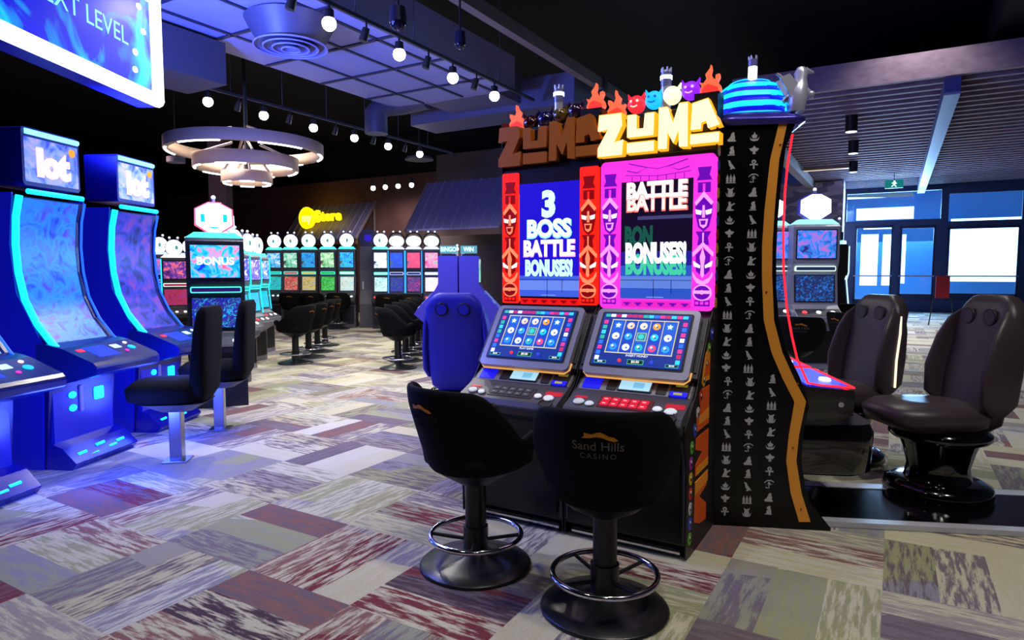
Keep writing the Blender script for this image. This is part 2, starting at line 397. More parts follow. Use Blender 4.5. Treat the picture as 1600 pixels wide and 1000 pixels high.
make_high_chair('dark leather high-back chair at right edge with its seat towards the hieroglyph machine', (2.75, 4.12, .03), R(-90), LEATHER, 'high-back chairs at the hieroglyph bank')
make_high_chair('dark leather high-back chair with lit edge piping beyond the red-trimmed button deck', (2.57, 5.0, .0), R(-100), LEATHER, 'high-back chairs at the hieroglyph bank', glow('#fff0d0', 1.2))
make_high_chair('blue-lit high-back chair with two round headrest speakers, left of the red-lit tiki machine', (-.44, 5.75, 0), R(8), mt('#2420b0', .5), None)  # blue light on this chair is put into its leather colour

# ---------------------------------------------------------------- twin tiki slot machines
W2 = .33
LET = {'Z': ([[(0, .62), (.05, 1), (.9, 1), (.95, .72), (.62, .3), (1, .36), (.95, 0), (.0, 0), (.0, .2), (.42, .66)]], 1.0),
       'U': ([[(0, .42), (.0, 1), (.32, 1), (.33, .62), (.62, .62), (.66, 1), (1, 1), (.98, .42)], [(0, 0), (0, .3), (1, .3), (1, 0)]], 1.0),
       'M': ([[(0, 0), (.02, 1), (.3, 1), (.5, .6), (.7, 1.05), (.98, 1.05), (1, 0), (.72, .02), (.7, .45), (.52, .12), (.3, .42), (.28, 0)]], 1.0),
       'A': ([[(0, .36), (.05, 1.0), (.6, 1.08), (1.02, .42), (.62, .36), (.55, .55), (.36, .52), (.34, .36)], [(0, 0), (0, .27), (1, .27), (1, 0)]], 1.0)}
def tiki(m, cx, z0, h, w, base, dark, light, eyes, top_dark=False):
    # carved column: base slab, raised shapes from top to bottom
    y = .518; q = lambda a, b: (cx + a * w, z0 + b * h)
    def P(pts, lay, mm): m.prism([q(a, b) for a, b in pts], y - .006 * lay, y, mm, 'y')
    m.rrect(cx - w * .5, cx + w * .5, z0, z0 + h, .012, y - .012, y + .02, base); y -= .012
    P([(-.3, .93), (.3, .93), (.22, .88), (.34, .845), (-.34, .845), (-.22, .88)], 1, dark)
    P([(-.28, .83), (.28, .83), (.28, .765), (-.28, .765)], 1, dark); P([(-.05, .82), (.05, .82), (.05, .77), (-.05, .77)], 2, base)
    P([(-.4, .70), (0, .77), (.4, .70), (.34, .68), (0, .735), (-.34, .68)], 2, light)
    face = [(-.38, .69), (0, .735), (.38, .69), (.36, .62), (.24, .54), (0, .51), (-.24, .54), (-.36, .62)]; P(face, 1, dark)
    for s in (-1, 1): P([(s * .08, .645), (s * .36, .655), (s * .33, .625), (s * .12, .618)], 2, eyes)
    P([(-.04, .68), (.04, .68), (.06, .6), (-.06, .6)], 2, light)
    P([(-.2, .59), (.2, .59), (.14, .545), (0, .53), (-.14, .545)], 2, light); P([(-.12, .58), (.12, .58), (.08, .552), (-.08, .552)], 3, dark)
    P([(-.34, .51), (.34, .51), (.2, .47), (.26, .42), (-.26, .42), (-.2, .47)], 1, dark); P([(-.03, .5), (.03, .5), (.02, .43), (-.02, .43)], 2, light)
    P([(-.46, .37), (0, .44), (.46, .37), (.44, .345), (0, .41), (-.44, .345)], 2, light)
    P([(-.32, .355), (0, .40), (.32, .355), (.3, .25), (.12, .225), (-.12, .225), (-.3, .25)], 1, dark)
    for s in (-1, 1): P([(s * .1, .285), (s * .42, .315), (s * .38, .28), (s * .12, .268)], 2, eyes)
    P([(0, .40), (.11, .34), (.05, .28), (.07, .225), (0, .205), (-.07, .225), (-.05, .28), (-.11, .34)], 3, light)
    P([(-.44, .24), (-.3, .205), (0, .18), (.3, .205), (.44, .24), (.42, .21), (.25, .17), (0, .155), (-.25, .17), (-.42, .21)], 2, light)
    m.disc(cx, z0 + .105 * h, w * .42, y - .006, y, light, 24, .9); m.disc(cx, z0 + .105 * h, w * .36, y - .009, y, dark, 24, .86)
    P([(-.4, .12), (.4, .12), (.4, .098), (-.4, .098)], 2, light); m.disc(cx, z0 + .108 * h, w * .1, y - .014, y, light, 12)
    P([(-.34, .055), (.34, .055), (.34, .015), (-.34, .015)], 1, dark)
    for k in (-.22, 0, .22): P([(k - .07, .045), (k + .07, .045), (k + .07, .026), (k - .07, .026)], 2, base)
def flame(m, cx, z, s, mir):
    P = [(-.5, 0), (-.62, .3), (-.5, .55), (-.62, .8), (-.4, .72), (-.22, .95), (-.3, 1.2), (-.05, 1.5), (.02, 1.72), (.06, 1.45), (.0, 1.2), (.12, .95), (.28, .85), (.3, 1.1), (.5, 1.15), (.52, .95), (.4, .7), (.55, .5), (.62, .25), (.5, 0)]
    P = [(cx + mir * a * s, z + b * s) for a, b in P]
    m.prism(P, .60, .635, glow('#ff7048', .95), 'y')
    Q = [(-.4, .02), (-.48, .28), (-.35, .5), (-.1, .62), (.2, .5), (.42, .4), (.48, .2), (.4, .02)]
    m.prism([(cx + mir * a * s, z + b * s) for a, b in Q], .592, .643, glow('#ff3a30', 1.1), 'y')
def reels(mb, w, h, greet):
    # w, h of the picture, laid on the plane frame of the builder
    mb.box(-w, w, -.002, 0, 0, h, glow('#0c2c86', 1.1))
    rnd = random.Random(5)
    pal = [glow(c, 1.1) for c in ('#35d0e8', '#e03a90', '#f2f6ff', '#2a70ff', '#30b0a0', '#c02868')]
    for i in range(15):
        a = -w + .012 + i * (2 * w - .024) / 15; mb.box(a, a + .028, -.004, 0, h - .026, h - .008, pal[rnd.randrange(6)])
    for s in (-1, 1):
        for i in range(8):
            z = .03 + i * (h - .07) / 8; x = s * (w - .024); mb.box(x - .012, x + .012, -.004, 0, z, z + .024, pal[rnd.randrange(6)])
    x0, x1, z0, z1 = -w * .74, w * .74, h * .24, h * .86
    fr = glow('#e8e0a8', .9)
    mb.box(x0 - .005, x1 + .005, -.004, 0, z1, z1 + .005, fr); mb.box(x0 - .005, x1 + .005, -.004, 0, z0 - .005, z0, fr)
    cw = (x1 - x0) / 5; ch = (z1 - z0) / 3
    sy = [['#f4fbff', '#ffe8d0', '#2a90ff'], ['#ffc8a0', '#28a8e8', '#e8f4ff'], ['#ffd8b8', '#38c8c0', '#20b8b8'], ['#f0a020', '#20c8e0', '#e84878'], ['#f4fbff', '#f8f0e0', '#2aa0f0']]
    for i in range(5):
        mb.box(x0 + i * cw + .003, x0 + (i + 1) * cw - .003, -.003, 0, z0, z1, glow('#1444c0' if i % 2 else '#1858d0', 1.0))
        for j in range(3):
            cx = x0 + (i + .5) * cw; cz = z1 - (j + .5) * ch; c = glow(sy[i][j], 1.15)
            if j == 0 and i in (0, 4):
                mb.box(cx - .019, cx + .019, -.004, 0, cz - .019, cz + .019, glow('#1e78d8', 1)); r = .017
                mb.prism([(cx + (r if k % 2 == 0 else r * .5) * math.cos(k * math.pi / 5 + .3), cz + (r if k % 2 == 0 else r * .5) * math.sin(k * math.pi / 5 + .3)) for k in range(10)], -.006, 0, c, 'y')
            elif i == 2 and j == 1:
                mb.box(cx - .027, cx + .027, -.005, 0, cz - .026, cz + .026, glow('#c8d890', .9)); mb.box(cx - .023, cx + .023, -.006, 0, cz - .022, cz + .022, glow('#1a8898', 1)); mb.disc(cx, cz, .017, -.008, 0, c, 8)
            else:
                mb.disc(cx, cz, .0215, -.005, 0, c, 16); mb.disc(cx - .004, cz + .005, .007, -.007, 0, glow('#ffffff', 1.1), 10)
                mb.disc(cx + .004, cz - .004, .006, -.0065, 0, glow('#1a68c8', 1), 8)
        if i: mb.box(x0 + i * cw - .0015, x0 + i * cw + .0015, -.005, 0, z0, z1, fr)
    mb.box(x0 - .004, x0, -.005, 0, z0, z1, fr); mb.box(x1, x1 + .004, -.005, 0, z0, z1, fr)
    mb.text(greet, 0, z0 - .016, .018, -.002, glow('#e8f0ff', 1.2), .001)
    mb.box(-.045, .045, -.004, 0, .012, .04, glow('#50d890', .8)); mb.box(-.042, .042, -.005, 0, .015, .037, glow('#062018', 1)); mb.text('$0.00', 0, .026, .02, -.005, glow('#ffffff', 1.3), .001)
    for s in (-1, 1):
        mb.box(s * w * .8 - .035, s * w * .8 + .035, -.004, 0, .008, .026, glow('#50c0c0', .8)); mb.box(s * w * .8 - .032, s * w * .8 + .032, -.005, 0, .011, .023, glow('#04141c', 1)); mb.text('$0.00', s * w * .8, .017, .013, -.005, glow('#ffffff', 1.3), .001)
        mb.sphere((s * .09, -.004, .03), .011, glow('#e83848' if s < 0 else '#3048e8', 1), 12)
def make_tiki_machine(loc, label, lit):
    t = thing('slot_machine', label, 'slot machine', loc, AZ, 'twin tiki slot machines')
    # lower cabinet
    prof = [(.14, .0), (.14, .05), (.06, .08), (.06, .52), (.02, .62), (.02, .70), (.16, .80), (.22, .82), (.50, 1.2), (.53, 1.215), (.53, 2.12), (.56, 2.12), (.56, 2.36), (.64, 2.36), (.64, 0)]
    m = MB(); m.prism(prof, -W2, W2, BLACK, 'x'); m.build('cabinet', t, bevel=.006)
    for s in (-1, 1):
        m = MB(); pr = [(.14, 0), (.055, .02), (.045, .5), (.0, .62), (.0, .68), (.19, .82), (.47, 1.2), (.51, 1.24), (.51, 2.40), (.64, 2.40), (.64, 0)]
        m.prism(pr, s * W2, s * (W2 + .005), BLACK, 'x')
        xs = s * (W2 + .005)
        def side(pts, mm, d=.002): m.prism(pts, xs, xs + s * d, mm, 'x')
        cl = ['#58b830', '#3048d8', '#c8c8c8', '#d83020', '#e0b818', '#b030a8', '#58b830', '#3048d8', '#c8c8c8', '#d83020', '#e0b818', '#b030a8', '#58b830', '#3048d8']
        for k in range(14):
            z = .1 + k * .078; y = .12 if z < .55 else .12 + (z - .55) * .66
            r = .033; side([(y + r * math.cos(i * math.pi / 7), z + r * math.sin(i * math.pi / 7)) for i in range(14)], mt(cl[k], .4))
            r = .016; side([(y + .008 + r * math.cos(i * math.pi / 5), z + r * math.sin(i * math.pi / 5)) for i in range(10)], mt('#20141c', .4), .003)
            r = .008; side([(y + r * math.cos(i * math.pi / 4), z + .008 + r * math.sin(i * math.pi / 4)) for i in range(8)], mt('#f0f0e8', .4), .004)
        O1, O2 = mt('#f06010', .45), mt('#ffa028', .45)
        side([(.20, .16), (.20, .36), (.44, .36), (.44, .29), (.29, .27), (.44, .19), (.44, .10), (.30, .12)], O1); side([(.2, .30), (.2, .37), (.46, .37), (.46, .31)], O2, .003)
        side([(.20, .40), (.20, .46), (.34, .50), (.20, .54), (.20, .60), (.46, .60), (.46, .40)], O1); side([(.22, .40), (.22, .44), (.46, .44), (.46, .40)], O2, .003)
        side([(.21, .63), (.21, .70), (.28, .74), (.26, .78), (.30, .84), (.46, .84), (.46, .63)], O1); side([(.25, .66), (.25, .7), (.46, .72), (.46, .66)], O2, .003)
        side([(.30, .87), (.33, .95), (.37, 1.02), (.46, 1.06), (.46, .87)], O2); side([(.34, .9), (.36, .95), (.46, .97), (.46, .9)], O1, .003)
        for k in range(13):
            z = 1.28 + k * .075; r = .03; c = ['#c8a020', '#b02818', '#4838b0', '#b0b0a8'][k % 4]
            side([(.56 + r * math.cos(i * math.pi / 6), z + r * math.sin(i * math.pi / 6)) for i in range(12)], mt(c, .5))
        m.build('side_panel', t)
    # front door, kick strip
    m = MB(); m.rrect(-W2 + .03, W2 - .03, .10, .58, .03, .045, .06, mt('#0c0c0f', .3)); d = m.build('front_door', t, bevel=.003)
    m = MB(); m.tube([(-W2 + .01, .06, .1), (-W2 + .01, .05, .52), (-W2 + .01, .01, .62)], .008, DGREY); m.build('door_trim', t); m = MB(); m.tube([(W2 - .01, .06, .1), (W2 - .01, .05, .52), (W2 - .01, .01, .62)], .008, DGREY); m.build('door_trim', t)
    m = MB(); m.tube([(-W2 + .03, .09, .035), (W2 - .03, .09, .035)], .018, CHROME); m.build('foot_rail', t)
    # button deck
    m = MB(); dk = [(-.02, .66), (-.03, .70), (-.005, .735), (.17, .81), (.235, .86), (.26, .86), (.26, .70), (.05, .63)]
    m.prism(dk, -W2 + .01, W2 - .01, mt('#4c4a52', .38, .2), 'x'); deck = m.build('button_deck', t, bevel=.008)
    up = Vector((0, .175, .075)).normalized(); o = (0, -.005, .7355)
    def on(m_): m_.plane(o, up); return m_
    m = on(MB())
    for i in range(5):
        for j in range(2):
            m.rrect(-.13 + i * .052, -.085 + i * .052, .045 + j * .04, .08 + j * .04, .005, -.006, .002, glow('#e01838', .9) if lit else mt('#3a3a42', .4))
            m.box(-.118 + i * .052, -.1 + i * .052, -.0075, 0, .058 + j * .04, .066 + j * .04, glow('#ffb0b0', .9) if lit else mt('#9a9aa4', .4))
    m.rrect(-.145, .145, .03, .13, .01, -.003, .003, mt('#7a1020', .4, 0, .5, .25) if lit else mt('#26262c', .4)); m.build('keypad', deck)
    for (x, z, r_, c) in ((-.25, .055, .026, '#c8ccd4'), (-.185, .045, .02, '#dde2ea'), (.18, .06, .02, '#f4f6ff'), (.25, .05, .027, '#e8ecf4')):
        m = on(MB()); m.disc(x, z, r_ + .006, -.006, .004, CHROME, 20, .8); m.disc(x, z, r_, -.012, 0, glow(c, .7), 20, .8); m.build('push_button', deck)
    m = on(MB()); m.rrect(.21, .31, .08, .12, .01, -.002, .002, glow('#d01830', .7)); m.build('button_glow_strip', deck); m = on(MB()); m.rrect(-.29, -.22, .095, .112, .005, -.002, .002, glow('#d01830', .8)); m.build('button_glow_strip', deck)
    m = on(MB()); m.disc(.25, -.02 + .02, .04, -.002, .004, BLACK, 24, .62); m.ring((.25, -.003, 0), .04, .004, DGREY, 24, 'y'); m.build('cup_holder', deck)
    m = MB(); m.rrect(-.2, -.05, .655, .715, .02, -.045, .01, mt('#3a3a40', .35)); m.rrect(-.15, -.095, .665, .69, .008, -.05, -.04, glow('#ff3050', 1.4)); m.build('ticket_printer', deck)
    # player panel between deck and main screen
    up2 = Vector((0, .065, .05)).normalized(); m = MB(); m.plane((0, .165, .805), up2)
    m.box(-.31, .31, -.004, .02, .0, .115, MGREY); pp = m.build('player_panel', t, bevel=.002)
    def onp(m_): m_.plane((0, .165, .805), up2); return m_
    m = onp(MB()); m.rrect(-.085, .105, .01, .1, .005, -.012, .002, DGREY); m.rrect(-.075, .095, .016, .094, .003, -.014, -.004, glow('#a8d8ec', 1.0)); m.rrect(-.0, .06, .03, .07, .003, -.015, -.004, glow('#78b8dc', 1.0)); m.build('card_display', pp)
    for s in (-1, 1):
        m = onp(MB()); c = .01 + s * .13 + (.015 if s > 0 else -.0); m.rrect(c - .028, c + .028, .008, .1, .008, -.008, .002, BLACK); m.build('speaker_grille', pp)
    m = onp(MB()); m.rrect(-.29, -.185, .008, .085, .004, -.008, .002, glow('#1414e0', 1.0)); m.rrect(-.275, -.2, .09, .11, .002, -.009, .002, mt('#d8c040', .5, 0, .5, .3)); m.build('card_reader', pp)
    m = onp(MB()); m.rrect(.2, .3, .0, .105, .004, -.012, .002, BLACK); m.rrect(.205, .295, .0, .03, .003, -.016, .002, glow('#1a1ae8', 1.0)); m.rrect(.225, .285, .068, .088, .002, -.015, .002, mt('#c8b440', .5, 0, .5, .25)); m.rrect(.225, .27, .008, .022, .002, -.018, .002, mt('#e8d860', .5, 0, .5, .4)); m.build('bill_acceptor', pp)
    # main screen on the slope
    up3 = Vector((0, .28, .38)).normalized(); og = (0, .214, .868)
    m = MB(); m.plane(og, up3); m.rrect(-.295, .295, 0, .425, .03, -.05, .03, mt('#9c9aa8', .3, .3)); ms = m.build('main_screen', t, bevel=.012)
    m = MB(); m.plane(og, up3); m.rrect(-.262, .262, .045, .4, .012, -.053, -.04, BLACK); m.build('screen_glass', ms)
    m = MB(); m.plane((0, og[1] + up3.y * .055 - .0553 * up3.z, og[2] + up3.z * .055 + .0553 * up3.y), up3); reels(m, .25, .335, 'INSERT MONEY' if lit else 'PLAY GAME'); m.build('display', ms)
    m = MB(); m.plane(og, up3); m.tube([(-.298, -.02, .06), (-.296, -.02, .02), (-.27, -.02, -.006), (.27, -.02, -.006), (.296, -.02, .02), (.298, -.02, .06)], .005, glow('#ffb860', .8)); m.build('gold_trim', ms)  # gold lip trim, its shine put in as emission
    for s in (-1, 1):
        m = MB(); m.plane(og, up3); a, b = sorted((s * .30, s * W2)); m.box(a, b, -.02, .03, .03, .40, DGREY); m.box(a + .006, b - .006, -.028, -.01, .06, .26, BLACK); m.build('side_speaker', t, bevel=.003)
    # lit frame with carved columns
    if lit: base, dk_, li, ey, bar = glow('#ff38e0', 1.0), glow('#7008b8', .9), glow('#ff9cf0', 1.15), glow('#ffe0ff', 1.6), glow('#e828c0', 1.0)
    else: base, dk_, li, ey, bar = glow('#ff2414', 1.0), glow('#8c0408', .9), glow('#ff8c60', 1.1), glow('#ffd8d0', 1.6), glow('#f01410', 1.0)
    zb, zt = 1.235, 2.09
    m = MB(); m.rrect(-W2, W2, zb, zt, .025, .515, .53, base if lit else mt('#1c0806', .4)); m.rrect(-.195, .215, zb + .012, zb + .05, .004, .508, .52, bar)
    for k in range(6):
        x = -.16 + k * .068; m.prism([(x - .02, zb + .04), (x + .02, zb + .04), (x + .02, zb + .032), (x + .009, zb + .032), (x + .009, zb + .022), (x - .009, zb + .022), (x - .009, zb + .032), (x - .02, zb + .032)], .503, .51, dk_, 'y')
    if lit:
        for s in (-1, 1):
            m.tube([(s * .17 + .01, .512, zt - .02), (s * .06 + .01, .512, zt - .05), (s * .12 + .01, .512, zt - .075), (s * .18 + .01, .512, zt - .06)], .003, dk_, 6)
        m.tube([(-.08 + .01, .512, zt - .045), (.01, .512, zt - .06), (.1, .512, zt - .045)], .002, dk_, 6)
        m.tube([(-.18, .512, zt - .085), (0.01, .512, zt - .1), (.2, .512, zt - .085)], .002, dk_, 6)
        for k in range(7): m.box(-.14 + k * .05, -.137 + k * .05, .51, .516, zt - .125, zt - .095, dk_)
    else:
        for s in (-1, 1): m.box(s * .325 - .008, s * .325 + .008, .51, .52, zb + .03, zt - .35, glow('#ff4a20', 1.0))
        m.box(-.21, -.2, .508, .52, zb + .03, zt - .15, glow('#ff5a2c', 1.0)); m.box(.215, .225, .508, .52, zb + .03, zt - .15, glow('#ff5a2c', 1.0))
    fr = m.build('light_frame', t)
    for cx in (-.268, .275):
        m = MB(); tiki(m, cx, zb + .015, zt - zb - .03, .122, base, dk_, li, ey); m.build('carved_column', fr)
    # upper screen
    m = MB(); x0, x1, z0, z1 = -.2, .215, zb + .062, zt - .125 if lit else zt - .09
    m.box(x0, x1, .505, .525, z0, z1, glow('#140824', 1.0) if lit else glow('#2010c8', 1.0))
    cx = (x0 + x1) / 2; y = .505
    if lit:
        m.box(x0, x1, .504, .505, z0, z0 + .19, glow('#3058c8', .9)); m.box(x0, x1, .5035, .505, z0 + .06, z0 + .13, glow('#6488e0', .9)); m.box(x0, x1, .504, .505, z0 + .19, z0 + .27, glow('#2a209c', .8)); m.box(x0 + .1, x1, .504, .505, z0 + .45, z0 + .47, glow('#4a4878', .8))
        for k, c in ((0, '#ffd8d0'), (1, '#ffffff')):
            m.text('BATTLE', cx, z1 - .13 + k * .07, .125, y - .002 * (k + 1), glow('#ff7a6a' if k == 0 else '#ffb8b0', 1.2), .002, sx=.83, bold=.055)
            m.text('BATTLE', cx, z1 - .125 + k * .07, .12, y - .002 * (k + 1) - .002, glow(c, 1.3), .001, sx=.84, bold=.04)
        m.text('BONUSES!', cx, z0 + .19, .15, y - .002, glow('#48d8a8', .9), .001, sx=.52, bold=.06); m.text('BON', cx - .1, z0 + .35, .15, y - .002, glow('#185848', .9), .001, sx=.52, bold=.06)
        m.text('BONUSES!', cx, z0 + .255, .15, y - .004, glow('#f4fff8', 1.5), .001, sx=.52, bold=.06)
    else:
        m.box(x0, x1, .504, .505, z0, z0 + .13, glow('#4060d8', 1.0)); m.box(x0, x1, .5035, .505, z0 + .04, z0 + .1, glow('#7090f0', .9))
        m.text('3', cx, z1 - .14, .21, y - .002, glow('#c8f4ff', 1.4), .002, sx=.95, bold=.055)
        m.text('BOSS', cx, z1 - .29, .15, y - .002, glow('#88e0ff', 1.3), .001, sx=.9, bold=.06); m.text('BOSS', cx, z1 - .285, .145, y - .004, glow('#e8fcff', 1.4), .001, sx=.91, bold=.04)
        m.text('BATTLE', cx, z1 - .41, .135, y - .002, glow('#e8a0f0', 1.3), .001, sx=.78, bold=.055); m.text('BATTLE', cx, z1 - .406, .13, y - .004, glow('#ffffff', 1.4), .001, sx=.79, bold=.04)
        m.text('BONUSES!', cx, z1 - .53, .13, y - .002, glow('#c0f8ff', 1.3), .001, sx=.56, bold=.06)
    GL = glow('#101850', .8); m.box(cx - .01, cx - .007, .502, .505, z0, z0 + .11, GL); m.box(x0, x1, .502, .505, z0 + .105, z0 + .108, GL); m.box(x0 + .3, x0 + .303, .502, .505, z0 + .03, z0 + .105, GL)
    m.box(cx - .05, cx + .05, .502, .505, z0 + .008, z0 + .011, glow('#a0c0ff', 1)); m.build('upper_screen', t)
    # sign
    m = MB(); m.prism([(-.33, 2.09), (-.33, 2.36), (-.2, 2.36), (-.2, 2.33), (.2, 2.35), (.2, 2.42), (.335, 2.42), (.335, 2.09)], .54, .64, mt('#140c0a', .4), 'y'); sb = m.build('sign_box', t, bevel=.004)
    C1 = glow('#ffb020', 1.1) if lit else mt('#c06818', .3, 0, .5, 0, .4); C2 = glow('#ffe9a8', 1.7) if lit else mt('#7a3a10', .35, 0, .5, 0, .4)
    for ch, x, w, zz, h in (('Z', -.345, .165, 2.115, .245), ('U', -.165, .165, 2.12, .22), ('M', .015, .175, 2.125, .235), ('A', .195, .16, 2.135, .225)):
        m = MB()
        for poly in LET[ch][0]:
            P = [(x + a * w, zz + b * h) for a, b in poly]
            m.prism(P, .485, .56, C1, 'y')
            gx = sum(p[0] for p in P) / len(P); gz = sum(p[1] for p in P) / len(P)
            if lit: m.prism([(x + (.5 + (a - .5) * .93) * w, zz + (.5 + (b - .5) * .95) * h) for a, b in poly] if len(poly) > 4 else [(gx + (a - gx) * .94, gz + (b - gz) * .8) for a, b in P], .478, .49, C2, 'y')
        m.build('sign_letter', sb, bevel=.01 if not lit else .003)
    # balls and flames
    cs = ['#ff2838', '#18b8ff', '#f4ffc8', '#8a20f0'] if lit else ['#3a0c14', '#181450', '#6a5018', '#301038']
    for k, c in enumerate(cs):
        x = -.15 + k * .105 - (.0 if lit else .02); z = 2.40 + .012 * k + (.02 if lit else -.01); m = MB(); bm_ = glow(c, 1.2) if lit else mt(c, .15, 0, .5, 0, 1)
        m.sphere((x, .6, z), .052, bm_, 20)
        dc = glow({0: '#ffd0c0', 1: '#0a5ac0', 2: '#ffffff', 3: '#e0b0ff'}[k], 1.2) if lit else mt('#100810', .3)
        for s in (-1, 1): m.sphere((x + s * .018, .556, z + .012), .009, dc, 8); m.prism([(x + s * .03, z + .04), (x + s * .05, z + .065), (x + s * .048, z + .03)], .59, .61, bm_, 'y')
        m.tube([(x - .02, .553, z - .014), (x, .549, z - .022), (x + .02, .553, z - .014)], .004, dc, 6); m.build('ball_ornament', sb)
    for s in (-1, 1):
        m = MB(); flame(m, s * .275 - .005, 2.36 if s < 0 else 2.42, .095, s); m.build('flame_ornament', sb)
    # signal candle
    m = MB(); m.cyl((.02, .61, 2.36), (.02, .61, 2.5), .028, .028, mt('#c8c8d8', .2, .3)); m.cyl((.02, .61, 2.5), (.02, .61, 2.58), .03, .03, mt('#7a80b0', .1, .2)); m.cyl((.02, .61, 2.54), (.02, .61, 2.56), .034, .034, WHITEL)
    for k in range(6): a = k * math.pi / 3; m.cyl((.02 + .024 * math.cos(a), .61 + .024 * math.sin(a), 2.58), (.02 + .028 * math.cos(a), .61 + .028 * math.sin(a), 2.605), .007, .005, mt('#e0e0f0', .2, .3), 8)
    m.build('signal_light', t)
    return t
C0 = (.843, 3.10)
mr = (C0[0] - UX[0] * .34, C0[1] - UX[1] * .34, 0); ml = (C0[0] - UX[0] * 1.02, C0[1] - UX[1] * 1.02, 0)
make_tiki_machine(mr, 'tall slot machine with magenta tiki frame and brightly lit ZUMA letters', True)
make_tiki_machine(ml, 'tall slot machine with red tiki frame and unlit ZUMA letters', False)

# ---------------------------------------------------------------- hieroglyph machine with the domed top
OUT = [(-.002, 2.257), (.389, 2.261), (.34, 2.126), (.32, 1.921), (.309, 1.713), (.307, 1.55), (.312, 1.362), (.331, 1.185), (.373, 1.025), (.452, .865), (.496, .741), (.504, .705), (.479, .541), (.473, .395), (.498, .25), (.528, .159), (.642, .018), (.642, 0), (-.002, 0)]
G1 = [(.3, 2.257), (.259, 2.06), (.237, 1.783), (.23, 1.6), (.233, 1.432), (.249, 1.184), (.295, 1.005), (.357, .863), (.426, .728), (.401, .538), (.392, .392), (.421, .209), (.471, .046)]
G2 = [(.343, 2.256), (.306, 2.059), (.29, 1.783), (.284, 1.6), (.287, 1.432), (.304, 1.184), (.353, 1.006), (.418, .864), (.487, .733), (.455, .54), (.446, .394), (.479, .212), (.532, .049)]
# glyph outlines in a unit box
def circ(x, y, r, n=10, sy=1): return [(x + r * math.cos(2 * math.pi * i / n), y + r * sy * math.sin(2 * math.pi * i / n)) for i in range(n)]
GLY = {
 'lion': [[(.1, 0), (.9, 0), (.95, .12), (.8, .2), (.85, .45), (.75, .75), (.78, .95), (.6, 1), (.45, .85), (.4, .6), (.25, .35), (.05, .2)]],
 'baboon': [[(.15, 0), (.85, 0), (.85, .1), (.15, .1)], [(.3, .14), (.8, .14), (.8, .5), (.7, .75), (.72, 1), (.45, .95), (.3, .7), (.45, .6), (.3, .4)]],
 'vulture': [[(.15, 1), (.4, .95), (.5, .7), (.75, .35), (.95, .05), (.7, .1), (.6, .0), (.35, .0), (.5, .15), (.3, .4), (.25, .75)]],
 'jars': [[(.0, 0), (1, 0), (1, .1), (0, .1)]] + [[(x, .14), (x + .22, .14), (x + .24, .6), (x + .14, .85), (x + .11, 1), (x + .08, .85), (x - .02, .6)] for x in (.05, .39, .73)],
 'vessel': [[(.3, 0), (.7, 0), (.78, .4), (.7, .7), (.85, 1), (.5, .85), (.15, 1), (.3, .7), (.22, .4)], [(.02, .5), (.12, .1), (.28, .0), (.18, .3)], [(.98, .5), (.88, .1), (.72, .0), (.82, .3)]],
 'scribe': [[(.1, 0), (.85, 0), (.9, .12), (.6, .2), (.65, .5), (1, .75), (.95, .85), (.6, .68), (.55, 1), (.3, .95), (.35, .6), (.2, .3)]],
 'boat': [[(.0, .45), (.12, .1), (.3, 0), (.7, 0), (.88, .1), (1, .45), (.8, .22), (.2, .22)], [(.3, .3), (.7, .3), (.8, .6), (.6, .7), (.5, .95), (.4, .7), (.2, .6)]],
 'winged': [[(0, .7), (.3, .75), (.5, 1), (.7, .75), (1, .7), (.8, .4), (.62, .4), (.65, .1), (.35, .1), (.38, .4), (.2, .4)]],
 'ankh': [[(.42, 0), (.58, 0), (.58, .42), (.9, .38), (.9, .56), (.6, .54), (.75, .75), (.65, .97), (.5, 1), (.5, .86), (.6, .78), (.5, .6), (.4, .78), (.5, .86), (.5, 1), (.35, .97), (.25, .75), (.4, .54), (.1, .56), (.1, .38), (.42, .42)]],
 'eye': [[(0, .6), (.3, .85), (.7, .88), (1, .7), (1, .8), (.7, 1), (.3, .97), (0, .72)], circ(.5, .6, .15), [(.1, .48), (.4, .38), (.9, .52), (.5, .44), (.55, .05), (.45, .05), (.42, .36)], [(.1, .1), (.3, .0), (.45, .1), (.3, .1), (.2, .2)]]}
ORDER = ['lion', 'baboon', 'vulture', 'jars', 'vessel', 'scribe', 'boat', 'winged', 'ankh', 'eye']
SILV = mt('#b4b6bc', .5, .1)
def interp(L, z):
    for a, b in zip(L, L[1:]):
        if b[1] <= z <= a[1]: return b[0] + (a[0] - b[0]) * (z - b[1]) / max(1e-6, a[1] - b[1])
    return L[-1][0]
